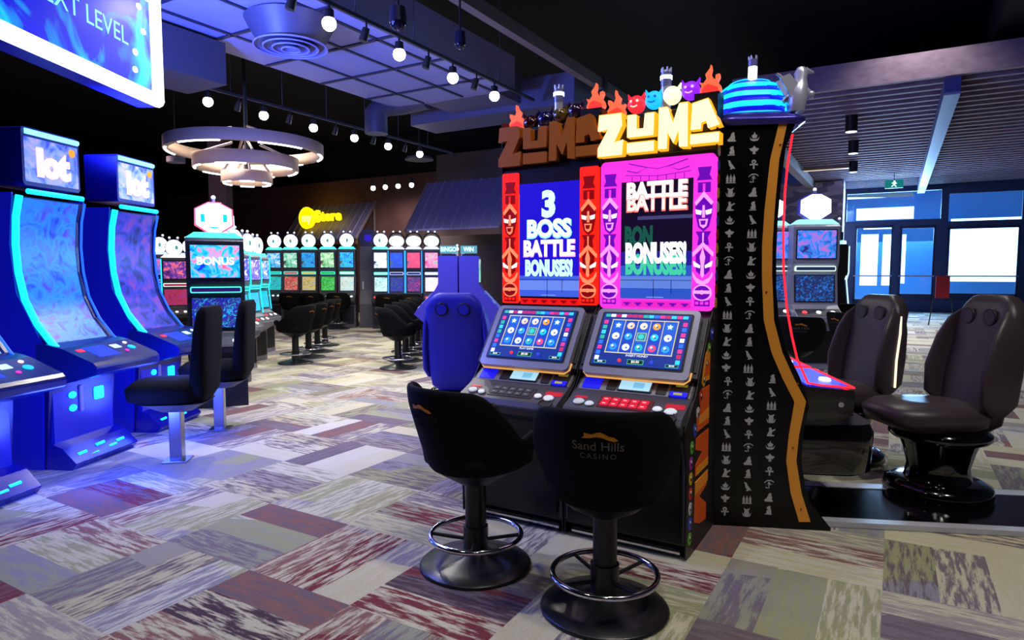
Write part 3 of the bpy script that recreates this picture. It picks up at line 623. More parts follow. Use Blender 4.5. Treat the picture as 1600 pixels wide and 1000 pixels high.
def make_dome_machine(label, loc, az, group, panel='glyph', dome='blue', led=REDL, wd=.72, near=-1, scale=1.0):
    # front faces -Y. traced side coordinate u runs from the back (0) towards the front
    Y = lambda u: .64 - u
    t = thing('domed_slot_machine', label, 'slot machine', loc, az, group, scale)
    xs = near * wd / 2
    for s in (-1, 1):
        x0 = s * wd / 2
        m = MB(); m.prism([(Y(u), z) for u, z in OUT], x0 - s * .022, x0, LACQ if panel == 'glyph' else mt('#2018a0', .35), 'x'); sp = m.build('side_panel', t, bevel=.003)
        if s != near: continue
        m = MB()
        if panel == 'glyph':
            for col, (u0, first, z1) in enumerate(((.055, 0, 2.26), (.175, 6, 2.26), (.305, 1, .9))):
                k = 0
                while True:
                    z = (2.19 if col < 2 else .856) - k * .0752; uu = u0 + (.012 * (z < .9) if col < 2 else 0)
                    if z < .08: break
                    m = MB()
                    for poly in GLY[ORDER[(first + k) % 10]]:
                        # seen from -x side: u grows to the right
                        P = [(Y(uu - .026 + a * .052), z - .026 + b * .05) for a, b in poly]
                        m.prism(P, x0, x0 + s * .0025, SILV, 'x')
                    m.build('hieroglyph', sp); k += 1
        else:
            r = random.Random(3); pk = glow('#7a58ff', .9)
            for k in range(26):
                z = .2 + k * .08; u = .26 if z > 1 else .4; pts = [(x0 + s * .002, Y(u + r.uniform(-.05, .05)), z + r.uniform(-.04, .04)) for _ in range(4)]; m.tube(pts, .0022, pk, 5)
            for k in range(10): m.ring((x0 + s * .002, Y(.24), .5 + k * .17), .03, .002, pk, 16, 'x')
            m.build('line_pattern', sp)
        m = MB(); n = len(G1); V = []
        for (a, b), (c, d) in zip(G1, G2): V += [(x0 + s * .001, Y(a), b), (x0 + s * .001, Y(c), d), (x0 + s * .006, Y(a), b), (x0 + s * .006, Y(c), d)]
        gm = GOLD if panel == 'glyph' else mt('#3a28c0', .3)
        fs = []
        for i in range(n - 1):
            a, b = 4 * i, 4 * i + 4
            fs += [(a + 2, a + 3, b + 3, b + 2), (a, a + 2, b + 2, b), (a + 1, b + 1, b + 3, a + 3)]
        m.add(V, fs, gm)
        g = m.build('gold_strip', sp)
        for (u, z) in ((.31, 2.14), (.26, 1.34), (.44, .83), (.425, .47), (.48, .12)):
            m = MB(); m.cyl((x0 + s * .004, Y(u), z), (x0 + s * .012, Y(u), z), .007, .004, mt('#b07020', .3, .8), 12); m.build('screw', g)
    # body following the front curve, set back a little from the panels
    m = MB(); body = [(Y(u - .012), z) for u, z in OUT if z > .3] + [(Y(.2), .28), (Y(.2), .02), (Y(.03), .02), (Y(.03), 2.24)]
    m.prism(body, -wd / 2 + .022, wd / 2 - .022, BLACK, 'x'); m.build('cabinet', t)
    # tall curved screen on the front
    m = MB(); fr = [(u, z) for u, z in OUT[1:10]]; V = []
    sc_m = art('#10103a', '#6a28c0', '#38b0e8', 9, 1.0)
    for u, z in fr: V += [(-wd / 2 + .06, Y(u) + .006, z), (wd / 2 - .06, Y(u) + .006, z)]
    m.add(V, [(2 * i, 2 * i + 1, 2 * i + 3, 2 * i + 2) for i in range(len(fr) - 1)], sc_m, True); m.build('curved_screen', t)
    # deck
    m = MB(); m.prism([(Y(.49), .815), (Y(.735), .80), (Y(.745), .77), (Y(.735), .66), (Y(.62), .60), (Y(.45), .60)], -wd / 2 + .0, wd / 2 - .0, GLOSS, 'x'); dk = m.build('button_deck', t, bevel=.01)
    m = MB(); m.box(-wd / 2 + .03, wd / 2 - .03, Y(.71), Y(.5), .814, .822, art('#1010a0', '#2038e0', '#4030c0', 12, .9)); m.build('touch_panel', dk)
    m = MB(); m.loft([(near * wd * .2, Y(.65), .815, .05, .03, 3), (near * wd * .2, Y(.65), .832, .045, .026, 3)], WHITEL, 16); m.build('push_button', dk)
    m = MB(); m.cyl((xs, Y(.67), .72), (xs + near * .008, Y(.67), .72), .017, .015, CHROME, 16); m.build('lock', dk)
    m = MB(); m.tube([(xs + near * .005, Y(u), z) for u, z in [(.371, 2.194), (.352, 2.05), (.341, 1.886), (.338, 1.68), (.346, 1.468), (.369, 1.256), (.400, 1.1), (.432, .972), (.493, .837), (.56, .826), (.735, .815)]] + [(-xs, Y(.745), .812)], .006, led, 8); m.build('light_strip', t)
    m = MB(); m.tube([(-xs, Y(u), z) for u, z in [(.371, 2.194), (.341, 1.886), (.338, 1.68), (.346, 1.468), (.369, 1.256), (.432, .972), (.493, .837), (.735, .812)]], .006, led, 8); m.build('light_strip', t)
    # belly below the deck
    m = MB(); m.loft([(0, Y(.62), .30, wd * .42, .22, 5), (0, Y(.62), .33, wd * .48, .27, 5), (0, Y(.62), .55, wd * .49, .28, 5), (0, Y(.62), .6, wd * .46, .26, 5)], GLOSS, 40); bl = m.build('lower_cabinet', t)
    # brim and dome
    SB = mt('#4038a8', .25, .5) if dome == 'blue' else mt('#a0a0c8', .2, .7)
    m = MB(); m.loft([(0, Y(.21), 2.25, wd / 2 + .01, .215, 8), (0, Y(.21), 2.27, wd / 2 + .03, .245, 8), (0, Y(.21), 2.285, wd / 2 + .03, .245, 8), (0, Y(.2), 2.33, wd / 2 - .04, .2, 6)], SB, 60); m.build('brim', t)
    nb = 9; H0, HD = 2.31, .265
    dm = MB(); cy = glow('#18c8ff', 1.5); bl_ = glow('#1410d8', 1.0)
    prof = []
    for k in range(37):
        f = k / 36
        prof.append((max(.25, (1 - f ** 3.2) ** .5), H0 + HD * f))
    for k in range(36):
        band = int(k / 4); mm = (cy if band % 2 == 0 else bl_) if dome == 'blue' else (mt('#d8d8e0', .25, .6) if band % 3 else mt('#18181c', .3))
        r0, z0 = prof[k]; r1, z1 = prof[k + 1]; ex = .012 if band % 2 == 0 else 0
        dm.loft([(0, Y(.2), z0, (wd / 2 - .06) * r0 + ex, .19 * r0 + ex, 3), (0, Y(.2), z1, (wd / 2 - .06) * r1 + ex, .19 * r1 + ex, 3)], mm, 48, cap=(k == 35))
    d = dm.build('dome', t)
    SILF = mt('#d0d0e8', .3, .5)
    # chrome figure on the front corner of the dome
    m = MB(); cx = near * (wd / 2 - .05); yy = Y(.40)
    m.loft([(cx, yy, 2.32, .05, .04, 2.5), (cx, yy, 2.38, .065, .05, 2.5), (cx, yy - .01, 2.46, .05, .045, 2.2), (cx, yy - .02, 2.5, .03, .03, 2), (cx, yy - .02, 2.53, .036, .036, 2), (cx, yy - .02, 2.56, .02, .02, 2)], SILF, 20)
    m.cyl((cx, yy - .04, 2.545), (cx, yy - .085, 2.53), .018, .006, SILF, 10); m.cyl((cx, yy - .01, 2.48), (cx, yy - .07, 2.42), .018, .014, SILF, 10); m.cyl((cx, yy, 2.44), (cx, yy + .07, 2.38), .02, .012, SILF, 10); m.sphere((cx, yy - .075, 2.415), .022, SILF, 10)
    for s in (-1, 1): m.prism([(yy + .02, 2.36), (yy + .1, 2.5), (yy + .05, 2.52), (yy - .0, 2.46)], cx + s * .03, cx + s * .045, SILF, 'x')
    m.build('chrome_figure', d)
    m = MB(); m.tube([(cx * .98 - near * .03, Y(.2 + .19 * (1 - (a / 10) ** 3.2) ** .5), H0 + HD * a / 10 * .98) for a in range(0, 10)], .008, mt('#d0b8c0', .3, .5)); m.build('dome_rib', d)
    m = MB(); zz = H0 + HD
    c_ = (near * .22, Y(.185)); m.cyl((c_[0], c_[1], zz - .04), (c_[0], c_[1], zz + .025), .024, .024, WHITEL); m.cyl((c_[0], c_[1], zz + .025), (c_[0], c_[1], zz + .065), .025, .025, mt('#8080c8', .1, .3))
    for k in range(5): a = k * 2 * math.pi / 5; m.cyl((c_[0] + .02 * math.cos(a), c_[1] + .02 * math.sin(a), zz + .065), (c_[0] + .023 * math.cos(a), c_[1] + .023 * math.sin(a), zz + .085), .006, .004, mt('#e0e0ff', .2, .3), 8)
    m.build('signal_light', d)
    return t
# near machine: its near side panel passes through the traced corners
EA = R(-8.29); e1 = Vector((math.cos(EA), math.sin(EA))); e2 = Vector((-e1.y, e1.x))
def dome_at(k): p = Vector((1.152, 3.643)) + e1 * .64 + e2 * (.36 + k); return (p.x, p.y, 0)
make_dome_machine('domed slot machine with silver hieroglyphs and a gold strip on its black side', dome_at(0), -math.pi / 2 - EA * 1.0 if False else R(-90 + 8.29), 'domed machines')
make_dome_machine('domed slot machine with red-lit edge standing behind the hieroglyph side panel', dome_at(.78), R(-90 + 8.29), 'domed machines')
p = at(771, 480, 5.0)
make_dome_machine('domed slot machine with violet line pattern and silver dome, left behind the red-lit tiki machine', (p.x + .28, 5.45, 0), R(84), 'domed machines', panel='lines', dome='silver', led=mt('#c02818', .3, 0, .5, .5), near=1)
# platform under the chairs at right
PL = MB(); q = [Vector((1.80, 3.75)), Vector((1.80, 3.75)) + e1 * 2.2]
def strip(mb, u0, u1, v0, v1, z0, z1, mm):
    b = Vector((1.152, 3.643)); P = [tuple(b + e1 * u + e2 * v) for u, v in ((u0, v0), (u1, v0), (u1, v1), (u0, v1))]; mb.prism(P, z0, z1, mm, 'z')
strip(PL, .15, 2.6, .07, .78, .0, .03, mt('#08080c', .12)); pf = PL.build('platform')
tag(pf, 'low glossy black platform with pale edging under the chairs of the hieroglyph bank', 'platform')
for a, b in ((.06, .13), (.7, .8)):
    m = MB(); strip(m, .15, 2.6, a, b, .003, .034, mt('#b8b8c4', .4)); m.build('edge_trim', pf)

# ---------------------------------------------------------------- curved blue machines at left
def make_blue_machine(label, loc, az, word, cols):
    t = thing('curved_slot_machine', label, 'slot machine', loc, az, 'curved blue-lit machines')
    w = .33; BL = mt('#1018d0', .25, 0, .5, .35)
    curve = [(.20, 2.0), (.235, 1.85), (.25, 1.65), (.24, 1.45), (.2, 1.25), (.12, 1.08), (.0, .93)]
    m = MB(); m.prism([(y + .03, z) for y, z in curve] + [(-.0, .9), (.08, .0), (.6, 0), (.6, 2.0)], -w, w, mt('#0c1088', .3, 0, .5, .12), 'x'); m.build('cabinet', t, bevel=.006)
    m = MB(); V = []
    for y, z in curve: V += [(-w + .06, y + .02, z - .01), (w - .06, y + .02, z - .01)]
    m.add(V, [(2 * i, 2 * i + 1, 2 * i + 3, 2 * i + 2) for i in range(len(curve) - 1)], art(*cols, 6, 1.0), True); sc_ = m.build('curved_screen', t)
    for s in (-1, 1):
        m = MB(); m.tube([(s * (w - .02), y - .0, z) for y, z in curve] + [(s * (w - .02), -.06, .87)], .024 if s < 0 else .009, CYANL if s < 0 else glow('#2060ff', 1.5), 10); m.build('light_tube', t)
    m = MB(); m.tube([(-w + .08, .185, 2.035), (w - .06, .185, 2.035)], .02, CYANL, 10); m.build('light_tube', t)
    for s in (-1, 1):
        m = MB(); m.prism([(.23, 2.02), (.27, 1.65), (.24, 1.3), (.05, .92), (.1, 0), (.62, 0), (.62, 2.02)], s * w, s * (w + .012), BL, 'x'); m.build('side_panel', t)
    m = MB(); m.rrect(-.27, .27, 2.08, 2.5, .03, .2, .5, mt('#181a90', .3)); tb = m.build('top_box', t, bevel=.01)
    m = MB(); m.box(-.25, .25, .196, .202, 2.11, 2.43, art('#3038c0', '#7898f0', '#b8a8f0', 7, .9)); m.text(word, 0, 2.25, .27, .196, glow('#ffd0e0', 1.4), .01, bold=.06); m.disc(.19, 2.38, .03, .188, .2, glow('#ffa020', 1.2)); m.build('sign_face', tb)
    m = MB(); m.tube([(-.24, .2, 2.47), (.26, .2, 2.47)], .02, glow('#80f0ff', 2.2)); m.build('light_tube', tb)
    m = MB(); m.prism([(0.03, .93), (-.1, .9), (-.34, .80), (-.37, .77), (-.36, .71), (-.1, .64), (.1, .62), (.1, .93)], -w - .02, w + .02, mt('#1020a0', .25, 0, .5, .2), 'x'); dk = m.build('button_deck', t, bevel=.012)
    m = MB(); m.plane((0, -.08, .905), Vector((0, .24, .1))); m.M = m.M @ Matrix.Translation((0, 0, -.25)); m.rrect(-.2, .02, .03, .2, .01, -.004, .002, glow('#1838ff', 1.1)); m.rrect(.06, .14, .12, .18, .006, -.006, .002, glow('#c8e8ff', 1.1)); m.rrect(-.28, -.22, .14, .18, .006, -.006, .002, glow('#ff2848', 1.3)); m.disc(.22, .1, .03, -.01, .002, glow('#18c0ff', 1.2)); m.disc(.24, .18, .016, -.01, .002, glow('#fff0e0', 1.3)); m.build('button_panel', dk); m = MB(); m.plane((0, -.08, .905), Vector((0, .24, .1))); m.M = m.M @ Matrix.Translation((0, 0, -.25)); m.disc(.12, .06, .016, -.01, .002, glow('#d838c0', 1.0)); m.build('push_button', dk)
    m = MB(); m.rrect(-.3, .3, .08, .62, .03, .03, .09, BL); fd = m.build('front_door', t, bevel=.004)
    m = MB()
    for k, z in enumerate((.52, .42)): m = MB(); m.prism(circ(-.12, z, .035, 14, .75), .02, .032, CYANL, 'y'); m.build('door_light', fd)
    m = MB(); m.rrect(.1, .2, .44, .54, .015, .02, .032, CYANL); m.build('door_light', fd); m = MB(); m.rrect(-.05, -.02, .38, .58, .01, .018, .03, mt('#c0a0a8', .4)); m.build('coin_slot_plate', fd)
    m = MB(); m.prism([(-.12, 0), (-.16, .05), (-.05, .16), (.06, .2), (.1, 0)], -w, w, mt('#1014a8', .15, 0, .5, .35), 'x')  # blue light on the toe is put in as faint emission
    pl = m.build('plinth', t, bevel=.004)
    for k, (x, z) in enumerate(((-.2, .1), (.0, .12), (.2, .1), (-.1, .07), (.1, .08))):
        m = MB(); m.tube([(x - .05, -.105 - (.1 - z) * .6, z), (x + .03, -.105 - (.1 - z) * .6, z + .004)], .012, CYANL, 8); m.build('toe_reflection', pl)  # cyan reflections on the glossy toe, shaped as glowing tubes
    return t
make_blue_machine('tall curved blue machine with cyan light tubes at the left edge of the photo', (-3.30, 5.0, 0), R(-84), 'lot', ('#0814a0', '#1878d8', '#3830b0'))
make_blue_machine('tall curved blue machine with a pink lettered top box behind the steel-post chairs', (-3.30, 6.12, 0), R(-86), 'lot', ('#0c0838', '#2830a0', '#683088'))
make_blue_machine('tall curved blue machine partly beyond the left edge, nearest to the camera', (-3.3, 3.88, 0), R(-80), 'lot', ('#0818a0', '#2080e8', '#2038c0'))

# big lit screen above them
t = thing('overhead_screen', 'large overhead screen in a glowing white frame above the blue machines', 'screen', (-3.05, 4.45, 2.84), R(-88))
m = MB(); m.rrect(-1.2, 1.2, 0, .92, .03, 0, .16, mt('#1010a0', .4)); m.build('casing', t)
m = MB(); m.rrect(-1.1, 1.1, .1, .84, .01, -.012, 0, art('#1414d0', '#1018c8', '#10c8f0', 1.6, 1.0)); m.text('NEXT LEVEL', .28, .44, .19, -.012, glow('#8ce0ff', 1.2), .002)
for x, z in ((.95, .74), (1.0, .56), (.88, .36), (.87, .22), (.3, .7)): m.disc(x, z, .03, -.018, -.01, WHITEL, 14, .8)
m.build('display', t)
m = MB()
for a in (((-1.17, -.02, .05), (1.17, -.02, .05)), ((1.15, -.02, .05), (1.15, -.02, .88)), ((-1.15, -.02, .05), (-1.15, -.02, .88)), ((-1.17, -.02, .88), (1.17, -.02, .88))): m.tube(list(a), .055, glow('#e8f4ff', 3), 10)
m.build('light_frame', t)
m = MB(); m.tube([(-.9, -.02, .98), (-.2, -.02, 1.12), (.5, -.02, 1.16), (.85, -.02, 1.1), (1.02, -.02, .98)], .085, glow('#e8f8ff', 2.6), 10); m.build('crest', t)
for x in (-.8, .8):
    m = MB(); m.cyl((x, .1, .92), (x, .1, HT - 2.82), .02, .02, DARK, 10); m.build('hanging_rod', t)

# ---------------------------------------------------------------- upright machines
def make_upright(label, loc, az, group=None, topper='round', pal=None, scale=1.0, w=.28, body=None, edge=None, tc=None, name='upright_slot_machine', lettering=None, side_logo=False):
    t = thing(name, label, 'slot machine', loc, az, group, scale); r = random.Random(label)
    body = body or mt('#50505a', .4, .2); pal = pal or ('#2040c0', '#c03040', '#f0d040', '#30b0e0')
    prof = [(.0, 0), (.0, .62), (-.16, .72), (-.17, .80), (.02, .9), (.1, .96), (.16, 1.44), (.14, 1.52), (.1, 1.6), (.1, 2.12), (.14, 2.16), (.5, 2.16), (.6, .8), (.6, 0)]
    m = MB(); m.prism(prof, -w, w, body, 'x'); m.build('cabinet', t, bevel=.01)
    m = MB(); m.rrect(-w + .04, w - .04, .1, .58, .02, -.012, .002, BLACK); m.build('front_door', t)
    def screen(o, up, h, ww, nm, mat1, grid=None, word=None):
        m = MB(); m.plane(o, up); m.rrect(-ww, ww, 0, h, .012, -.01, .01, BLACK); s_ = m.build(nm, t)
        m = MB(); m.plane(o, up); m.box(-ww + .015, ww - .015, -.013, -.009, .015, h - .015, mat1)
        if grid:
            nx, nz = grid; cw = (2 * ww - .06) / nx; ch = (h - .07) / nz
            for i in range(nx):
                for j in range(nz): m.disc(-ww + .03 + (i + .5) * cw, .03 + (j + .5) * ch, min(cw, ch) * .38, -.018, -.012, glow(r.choice(pal), 1.0), 8)
        if word: m.text(word, 0, h / 2, h * .3, -.014, glow('#ffffff', 1.3), .004, bold=.03)
        m.build('display', s_)
    screen((0, .105, 1.0), Vector((0, .05, .42)), .41, w - .04, 'lower_screen', art(pal[0], pal[1], pal[3], 22, .8), None)
    m = MB(); m.rrect(-w + .04, w - .04, 1.46, 1.54, .02, .1, .17, glow(tc or '#d8f0e8', 1.2)); m.rrect(-w + .055, w - .055, 1.475, 1.525, .012, .092, .12, glow(pal[1], .9)); m.build('glass_strip', t)
    screen((0, .098, 1.64), Vector((0, 0, 1)), .44, w - .04, 'upper_screen', art(pal[0], pal[3], pal[2], 7, 1.0), None, lettering)
    m = MB(); m.plane((0, -.16, .805), Vector((0, .18, .1)))
    m.rrect(-w + .02, w - .02, .0, .19, .01, -.008, .01, DGREY); dk = m.build('button_deck', t)
    for x, c in ((-w * .6, '#ff4050'), (0, '#e8e8f0'), (w * .6, '#ffffff')):
        m = MB(); m.plane((0, -.16, .805), Vector((0, .18, .1))); m.disc(x, .09, .035, -.02, 0, glow(c, 1.4), 12); m.build('push_button', dk)
    if edge:
        for s in (-1, 1):
            m = MB(); m.tube([(s * (w - .005), .09, 2.12), (s * (w - .005), .085, 1.6), (s * (w - .005), .12, 1.45), (s * (w - .005), .07, .97)], .013, edge, 8); m.build('light_tube', t)
    m = MB(); m.prism([(-w, 2.16), (-w * .7, 2.23), (w * .7, 2.23), (w, 2.16)], .14, .3, glow(tc or '#90f0ff', 1.6), 'y'); tp = m.build('topper_base', t)
    if topper == 'round': m = MB(); m.disc(0, 2.40, .185, .17, .27, WHITEL, 24); m.ring((0, .22, 2.40), .19, .012, mt('#204060', .3), 24, 'y'); m.disc(r.uniform(-.04, .06), 2.4, .035, .162, .17, glow('#50a0a0', .9), 10, 1.6)
    elif topper == 'oval': m = MB(); m.disc(0, 2.38, .2, .17, .27, WHITEL, 24, .72); m.ring((0, .22, 2.38), .22, .03, BLACK, 24, 'y')
    elif topper == 'hex':
        m = MB(); P = [(-.21, 2.33), (-.205, 2.52), (-.06, 2.6), (.06, 2.6), (.205, 2.52), (.21, 2.33), (.06, 2.23), (-.06, 2.23)]; m.prism(P, .15, .27, glow('#ffffff', 3.2), 'y')
        m.prism([(a * 1.1, 2.42 + (b - 2.42) * 1.1) for a, b in P], .2, .3, glow('#ff5890', 1.0) if tc else mt('#3030a0', .3), 'y')
        for s in (-1, 1): m.box(s * .13 - .025, s * .13 + .025, .142, .15, 2.36, 2.46, glow('#18c8d8', 1.1) if tc else WHITEL)
        m.box(-.05, .05, .142, .15, 2.28, 2.3, glow('#18c8d8', 1.1) if tc else WHITEL)
    elif topper == 'text':
        m = MB(); m.box(-w, w, .2, .24, 2.24, 2.40, mt('#203048', .4)); m.text(lettering or 'WIN', 0, 2.32, .15, .2, glow('#a0fff0', 1.6), .004, bold=.03)
    m.build('topper', tp)
    for x in (-.09, .09) if topper in ('round', 'oval') else (0,):
        m = MB(); zt = 2.6 if topper in ('round', 'oval') else 2.64; m.cyl((x, .25, zt - .06), (x, .25, zt + .03), .02, .02, mt('#9090b0', .2)); m.sphere((x, .25, zt + .04), .028, glow('#e8f0ff', 1.4), 10); m.build('signal_light', tp)
    if side_logo:
        for s in (-1, 1):
            m = MB(); m.prism([(.3, 1.2), (.36, 1.2), (.37, 1.4), (.29, 1.4)], s * w, s * (w + .004), SILV, 'x'); m.prism(circ(.33, .9, .04), s * w, s * (w + .004), SILV, 'x'); m.prism([(.35, 2.1), (.42, 2.1), (.38, 1.95)], s * w, s * (w + .004), BLACK, 'x'); m.build('side_emblem', t)
    return t
def X(px, d): return (px - 800) / F * d * .9975

# machine facing the camera at the end of the left bank, and its neighbours
make_upright('slot machine with white hexagon topper and cyan-framed BONUS screen facing the camera', (X(337, 6.9), 6.9, 0), R(-24), None, 'hex', ('#1030c8', '#301060', '#ff6080', '#18b8e0'), .84, .34, mt('#23232c', .35, .2), None, '#50f0e0', lettering='BONUS')
make_upright('slot machine seen edge-on with a pink-rimmed hexagon topper, left bank', (X(372, 8.3), 8.3, 0), R(-84), None, 'hex', ('#1030c8', '#c02040', '#ff6080', '#18b8e0'), .86, .30, mt('#50505c', .35, .3), None, '#ff90c0')
for k, (px, d, lab) in enumerate(((398, 9.6, 'nearest of the slant-fronted grey machines behind the left stools'), (416, 10.6, 'middle of the slant-fronted grey machines behind the left stools'), (430, 11.7, 'farthest slant-fronted grey machine behind the left stools'))):
    make_upright(lab, (X(px - 14, d), d, 0), R(-80), 'grey machines along the left aisle', 'round', [('#1888d0', '#20c0c0', '#f0f0ff', '#5030c0'), ('#18a0d8', '#30d0e0', '#f0f0ff', '#7040d0'), ('#1878c0', '#20c0c0', '#ffe0a0', '#4080e0')][k], .80, .3, mt('#8a8a96', .35, .3), glow('#20d8f0', 1.6), '#60fff0')
# small group far left between blue machine and hexagon machine
make_upright('dark slot machine with red screens between the blue machine and the hexagon machine', (X(274, 12.5), 12.5, 0), R(-30), None, 'round', ('#401040', '#a02030', '#ff7060', '#503090'), .80, .3, mt('#202028', .35), CYANL, '#ffffff')
for k, (px, d) in enumerate(((252, 13.5), (300, 14.5), (318, 15.5))):
    make_upright(['slot machine topper half hidden behind the tall blue machine', 'slot machine behind the hexagon machine, left one of two', 'slot machine behind the hexagon machine, right one of two'][k], (X(px, d), d, 0), R(-34), 'machines behind the hexagon machine', 'round', ('#2030a0', '#a02040', '#f06080', '#4060d0'), .84, .3, mt('#282830', .4), None, '#b0c0ff')

# far bank A, facing the camera, ending in a grey side panel
PA = [('#181830', '#20c8c0', '#f0f0f0', '#30b0e8'), ('#3a2a30', '#e04048', '#f8f8f0', '#60c8a0'), ('#3a4038', '#e0c050', '#2038a0', '#30a8e8'), ('#50302a', '#20c040', '#f8ffe0', '#80d090'), ('#484828', '#e8f4e0', '#1820b0', '#30c0e8')]
LA = ['slot machine at the left end of the far round-topper row', 'slot machine with a red and white strip in the far round-topper row', 'slot machine with a yellow strip in the far round-topper row', 'slot machine with a green and blue strip in the far round-topper row', 'slot machine with a pale strip at the right end of the far round-topper row']
for k, px in enumerate((427, 453, 481, 511, 541)):
    d = 17.6 - k * .15
    make_upright(LA[k], (X(px, d), d, 0), R(-6), 'far row with round toppers', 'round', PA[k], .95, .235, mt('#5a5a64', .4, .2), None, '#50f0e0', side_logo=True)
t = thing('machine_casing', 'grey side casing closing the far row of round toppers, in the aisle', 'machine casing', (X(573, 17.2), 17.2, 0), R(-6), None)
m = MB(); m.prism([(-.3, .0), (-.3, .62), (-.16, .98), (-.1, 1.5), (-.12, 2.12), (.5, 2.14), (.62, 1.2), (.75, .8), (.8, 0)], -.16, .22, mt('#50505a', .5), 'x'); b = m.build('casing', t, bevel=.01)
m = MB(); m.box(-.1, -.06, -.17, -.155, 1.0, 1.2, SILV); m.box(-.165, -.16, 0, .02, 0, .1, SILV); m.build('emblem', b)
m = MB(); m.disc(.05, 2.34, .24, -.05, .3, mt('#0c0c20', .4), 24); m.disc(.05, 2.34, .1, -.06, -.04, glow('#3010c0', .8), 12); m.build('topper', b)
# far bank B
PB = [('#381818', '#b8e8e0', '#ffffff', '#e0fff8'), ('#486060', '#181870', '#3060d0', '#2040c0'), ('#605070', '#181870', '#ff6070', '#e04060'), ('#c03070', '#ffffff', '#40c0a0', '#ff80b0')]
LB = ['slot machine with a round topper at the left of the far oval-topper row', 'slot machine with a blue title screen in the far oval-topper row', 'slot machine with a red title screen in the far oval-topper row', 'slot machine with a pink edge at the right of the far oval-topper row']
for k, px in enumerate((594, 619, 646, 674)):
    make_upright(LB[k], (X(px, 16.6), 16.6, 0), R(-4), 'far row with oval toppers', 'round' if k == 0 else 'oval', PB[k], .94, .225, mt('#2c2a3c', .4, .2), glow('#30a0ff', 1.4) if k in (1, 2) else None, '#60f0e0' if k == 0 else '#c0d0ff')

# mid bank seen end-on: two machines back to back, violet light put into their casing colour
for k, (px, fl_, lab) in enumerate(((700, 1, 'tall violet-lit machine casing facing the aisle stools, left of a back-to-back pair'), (732, -1, 'tall violet-lit machine casing, right of a back-to-back pair'))):
    d = 9.4
    t = thing('slot_machine', lab, 'slot machine', (X(px, d), d, 0), 0, 'back-to-back pair in the aisle')
    m = MB(); P = [(-.145, 1.68), (.138, 1.68), (.138, 0), (-.32, 0), (-.36, .72), (-.5, .84), (-.46, .9), (-.20, 1.18), (-.145, 1.28)]
    m.prism([(a * fl_, b) for a, b in P], 0, .62, mt('#3830a8', .55), 'y'); m.build('cabinet', t, bevel=.01)
    m = MB(); m.plane((fl_ * -.46, .31, .9), Vector((fl_ * .26, 0, .28)), (0, -fl_, 0)); m.rrect(-.27, .27, .02, .36, .02, -.012, 0, art('#181830', '#3040a0', '#a0b0e0', 9, .8)); m.build('main_screen', t)
    m = MB(); m.box(*sorted((fl_ * -.15, fl_ * -.135)), .06, .56, 1.3, 1.64, art('#c02060', '#20c0a0', '#f0f0ff', 6, 1.0)); m.build('upper_screen', t)
    m = MB(); m.box(-.1, .1, .1, .5, 1.68, 1.71, DARK); m.box(-.12, .12, .08, .1, 1.72, 1.83, glow('#58a0a8', .9)); m.text('WIN' if k else 'BINGO', 0, 1.775, .09, .08, glow('#d8fff8', 1.5), .004, sx=.8, bold=.02); m.build('topper', t)
    m = MB(); m.cyl((fl_ * .1, .3, 1.68), (fl_ * .1, .3, 1.78), .025, .025, mt('#c0c0c8', .3)); m.sphere((fl_ * .1, .3, 1.79), .035, glow('#ffffff', 2), 10); m.build('signal_light', t)
# further machines of that bank, seen edge-on behind
for k in range(5):
    d = 10.5 + k * .85
    make_upright(['first', 'second', 'third', 'fourth', 'fifth'][k] + ' machine behind the violet-lit casings, its sloped screen towards the aisle stools', (X(686, d) + .12, d, 0), R(88), 'aisle machines behind the violet-lit pair', 'text', ('#506878', '#e04080', '#f8f8ff', '#60c0e0'), .70, .34, mt('#3c3a58', .4, .3), glow('#d8f0ff', 1.3), '#b0ffff', lettering=['BINGO', 'STAR', 'GOLD', 'WILD', 'LUCK'][k])

# right side: machine facing the camera beyond the hieroglyph bank
make_upright('grey slot machine with a blank white hexagon topper beyond the hieroglyph machine', (X(1278, 9.6), 9.6, 0), R(6), None, 'hex', ('#2a2068', '#203050', '#c060b0', '#3080e0'), 1.0, .33, mt('#9c9ca8', .4, .1), None, None, side_logo=True)
make_upright('grey slot machine mostly hidden behind the hieroglyph machine edge', (X(1205, 9.9), 9.9, 0), R(2), None, 'hex', ('#2a2068', '#203050', '#c060b0', '#3080e0'), 1.0, .33, mt('#8c8c98', .4, .1), None, None)
make_upright('dark slot machine seen edge-on right of the grey hexagon machine, before the entrance', (X(1330, 11.8), 11.8, 0), R(-70), None, 'text', ('#2a2068', '#203050', '#c060b0', '#3080e0'), .9, .3, mt('#25252e', .35, .3), glow('#c0e8ff', 1.4), None, lettering='WIN')

# stools in the hall
base = None
SL = [(-3.45, 10.3, 'left aisle stool with a chrome foot ring, nearest of its row'), (-3.46, 11.0, 'left aisle stool, second of its row'), (-3.55, 11.8, 'left aisle stool, third of its row'), (-3.7, 12.8, 'left aisle stool, farthest of its row')]
for x, y, lab in SL:
    if base is None: base = make_stool('casino_stool', lab, 'stool', 'stools along the left aisle', (x, y, 0), R(-70), True, False)
    else: dup(base, (x, y, 0), R(-70), lab, 'stools along the left aisle')
for k in range(6):
    dup(base, (-1.72 - .02 * k, 9.75 + .82 * k, 0), R(62), 'centre aisle stool facing the violet-lit bank, ' + ['nearest', 'second', 'third', 'fourth', 'fifth', 'farthest'][k] + ' of its row', 'stools along the centre aisle')
for k, px in enumerate((455, 488, 528)):
    dup(base, (X(px, 16.6), 16.6, 0), R(-6), 'stool before the far round-topper row, ' + ['left', 'middle', 'right'][k] + ' of three', 'stools at the far round-topper row')
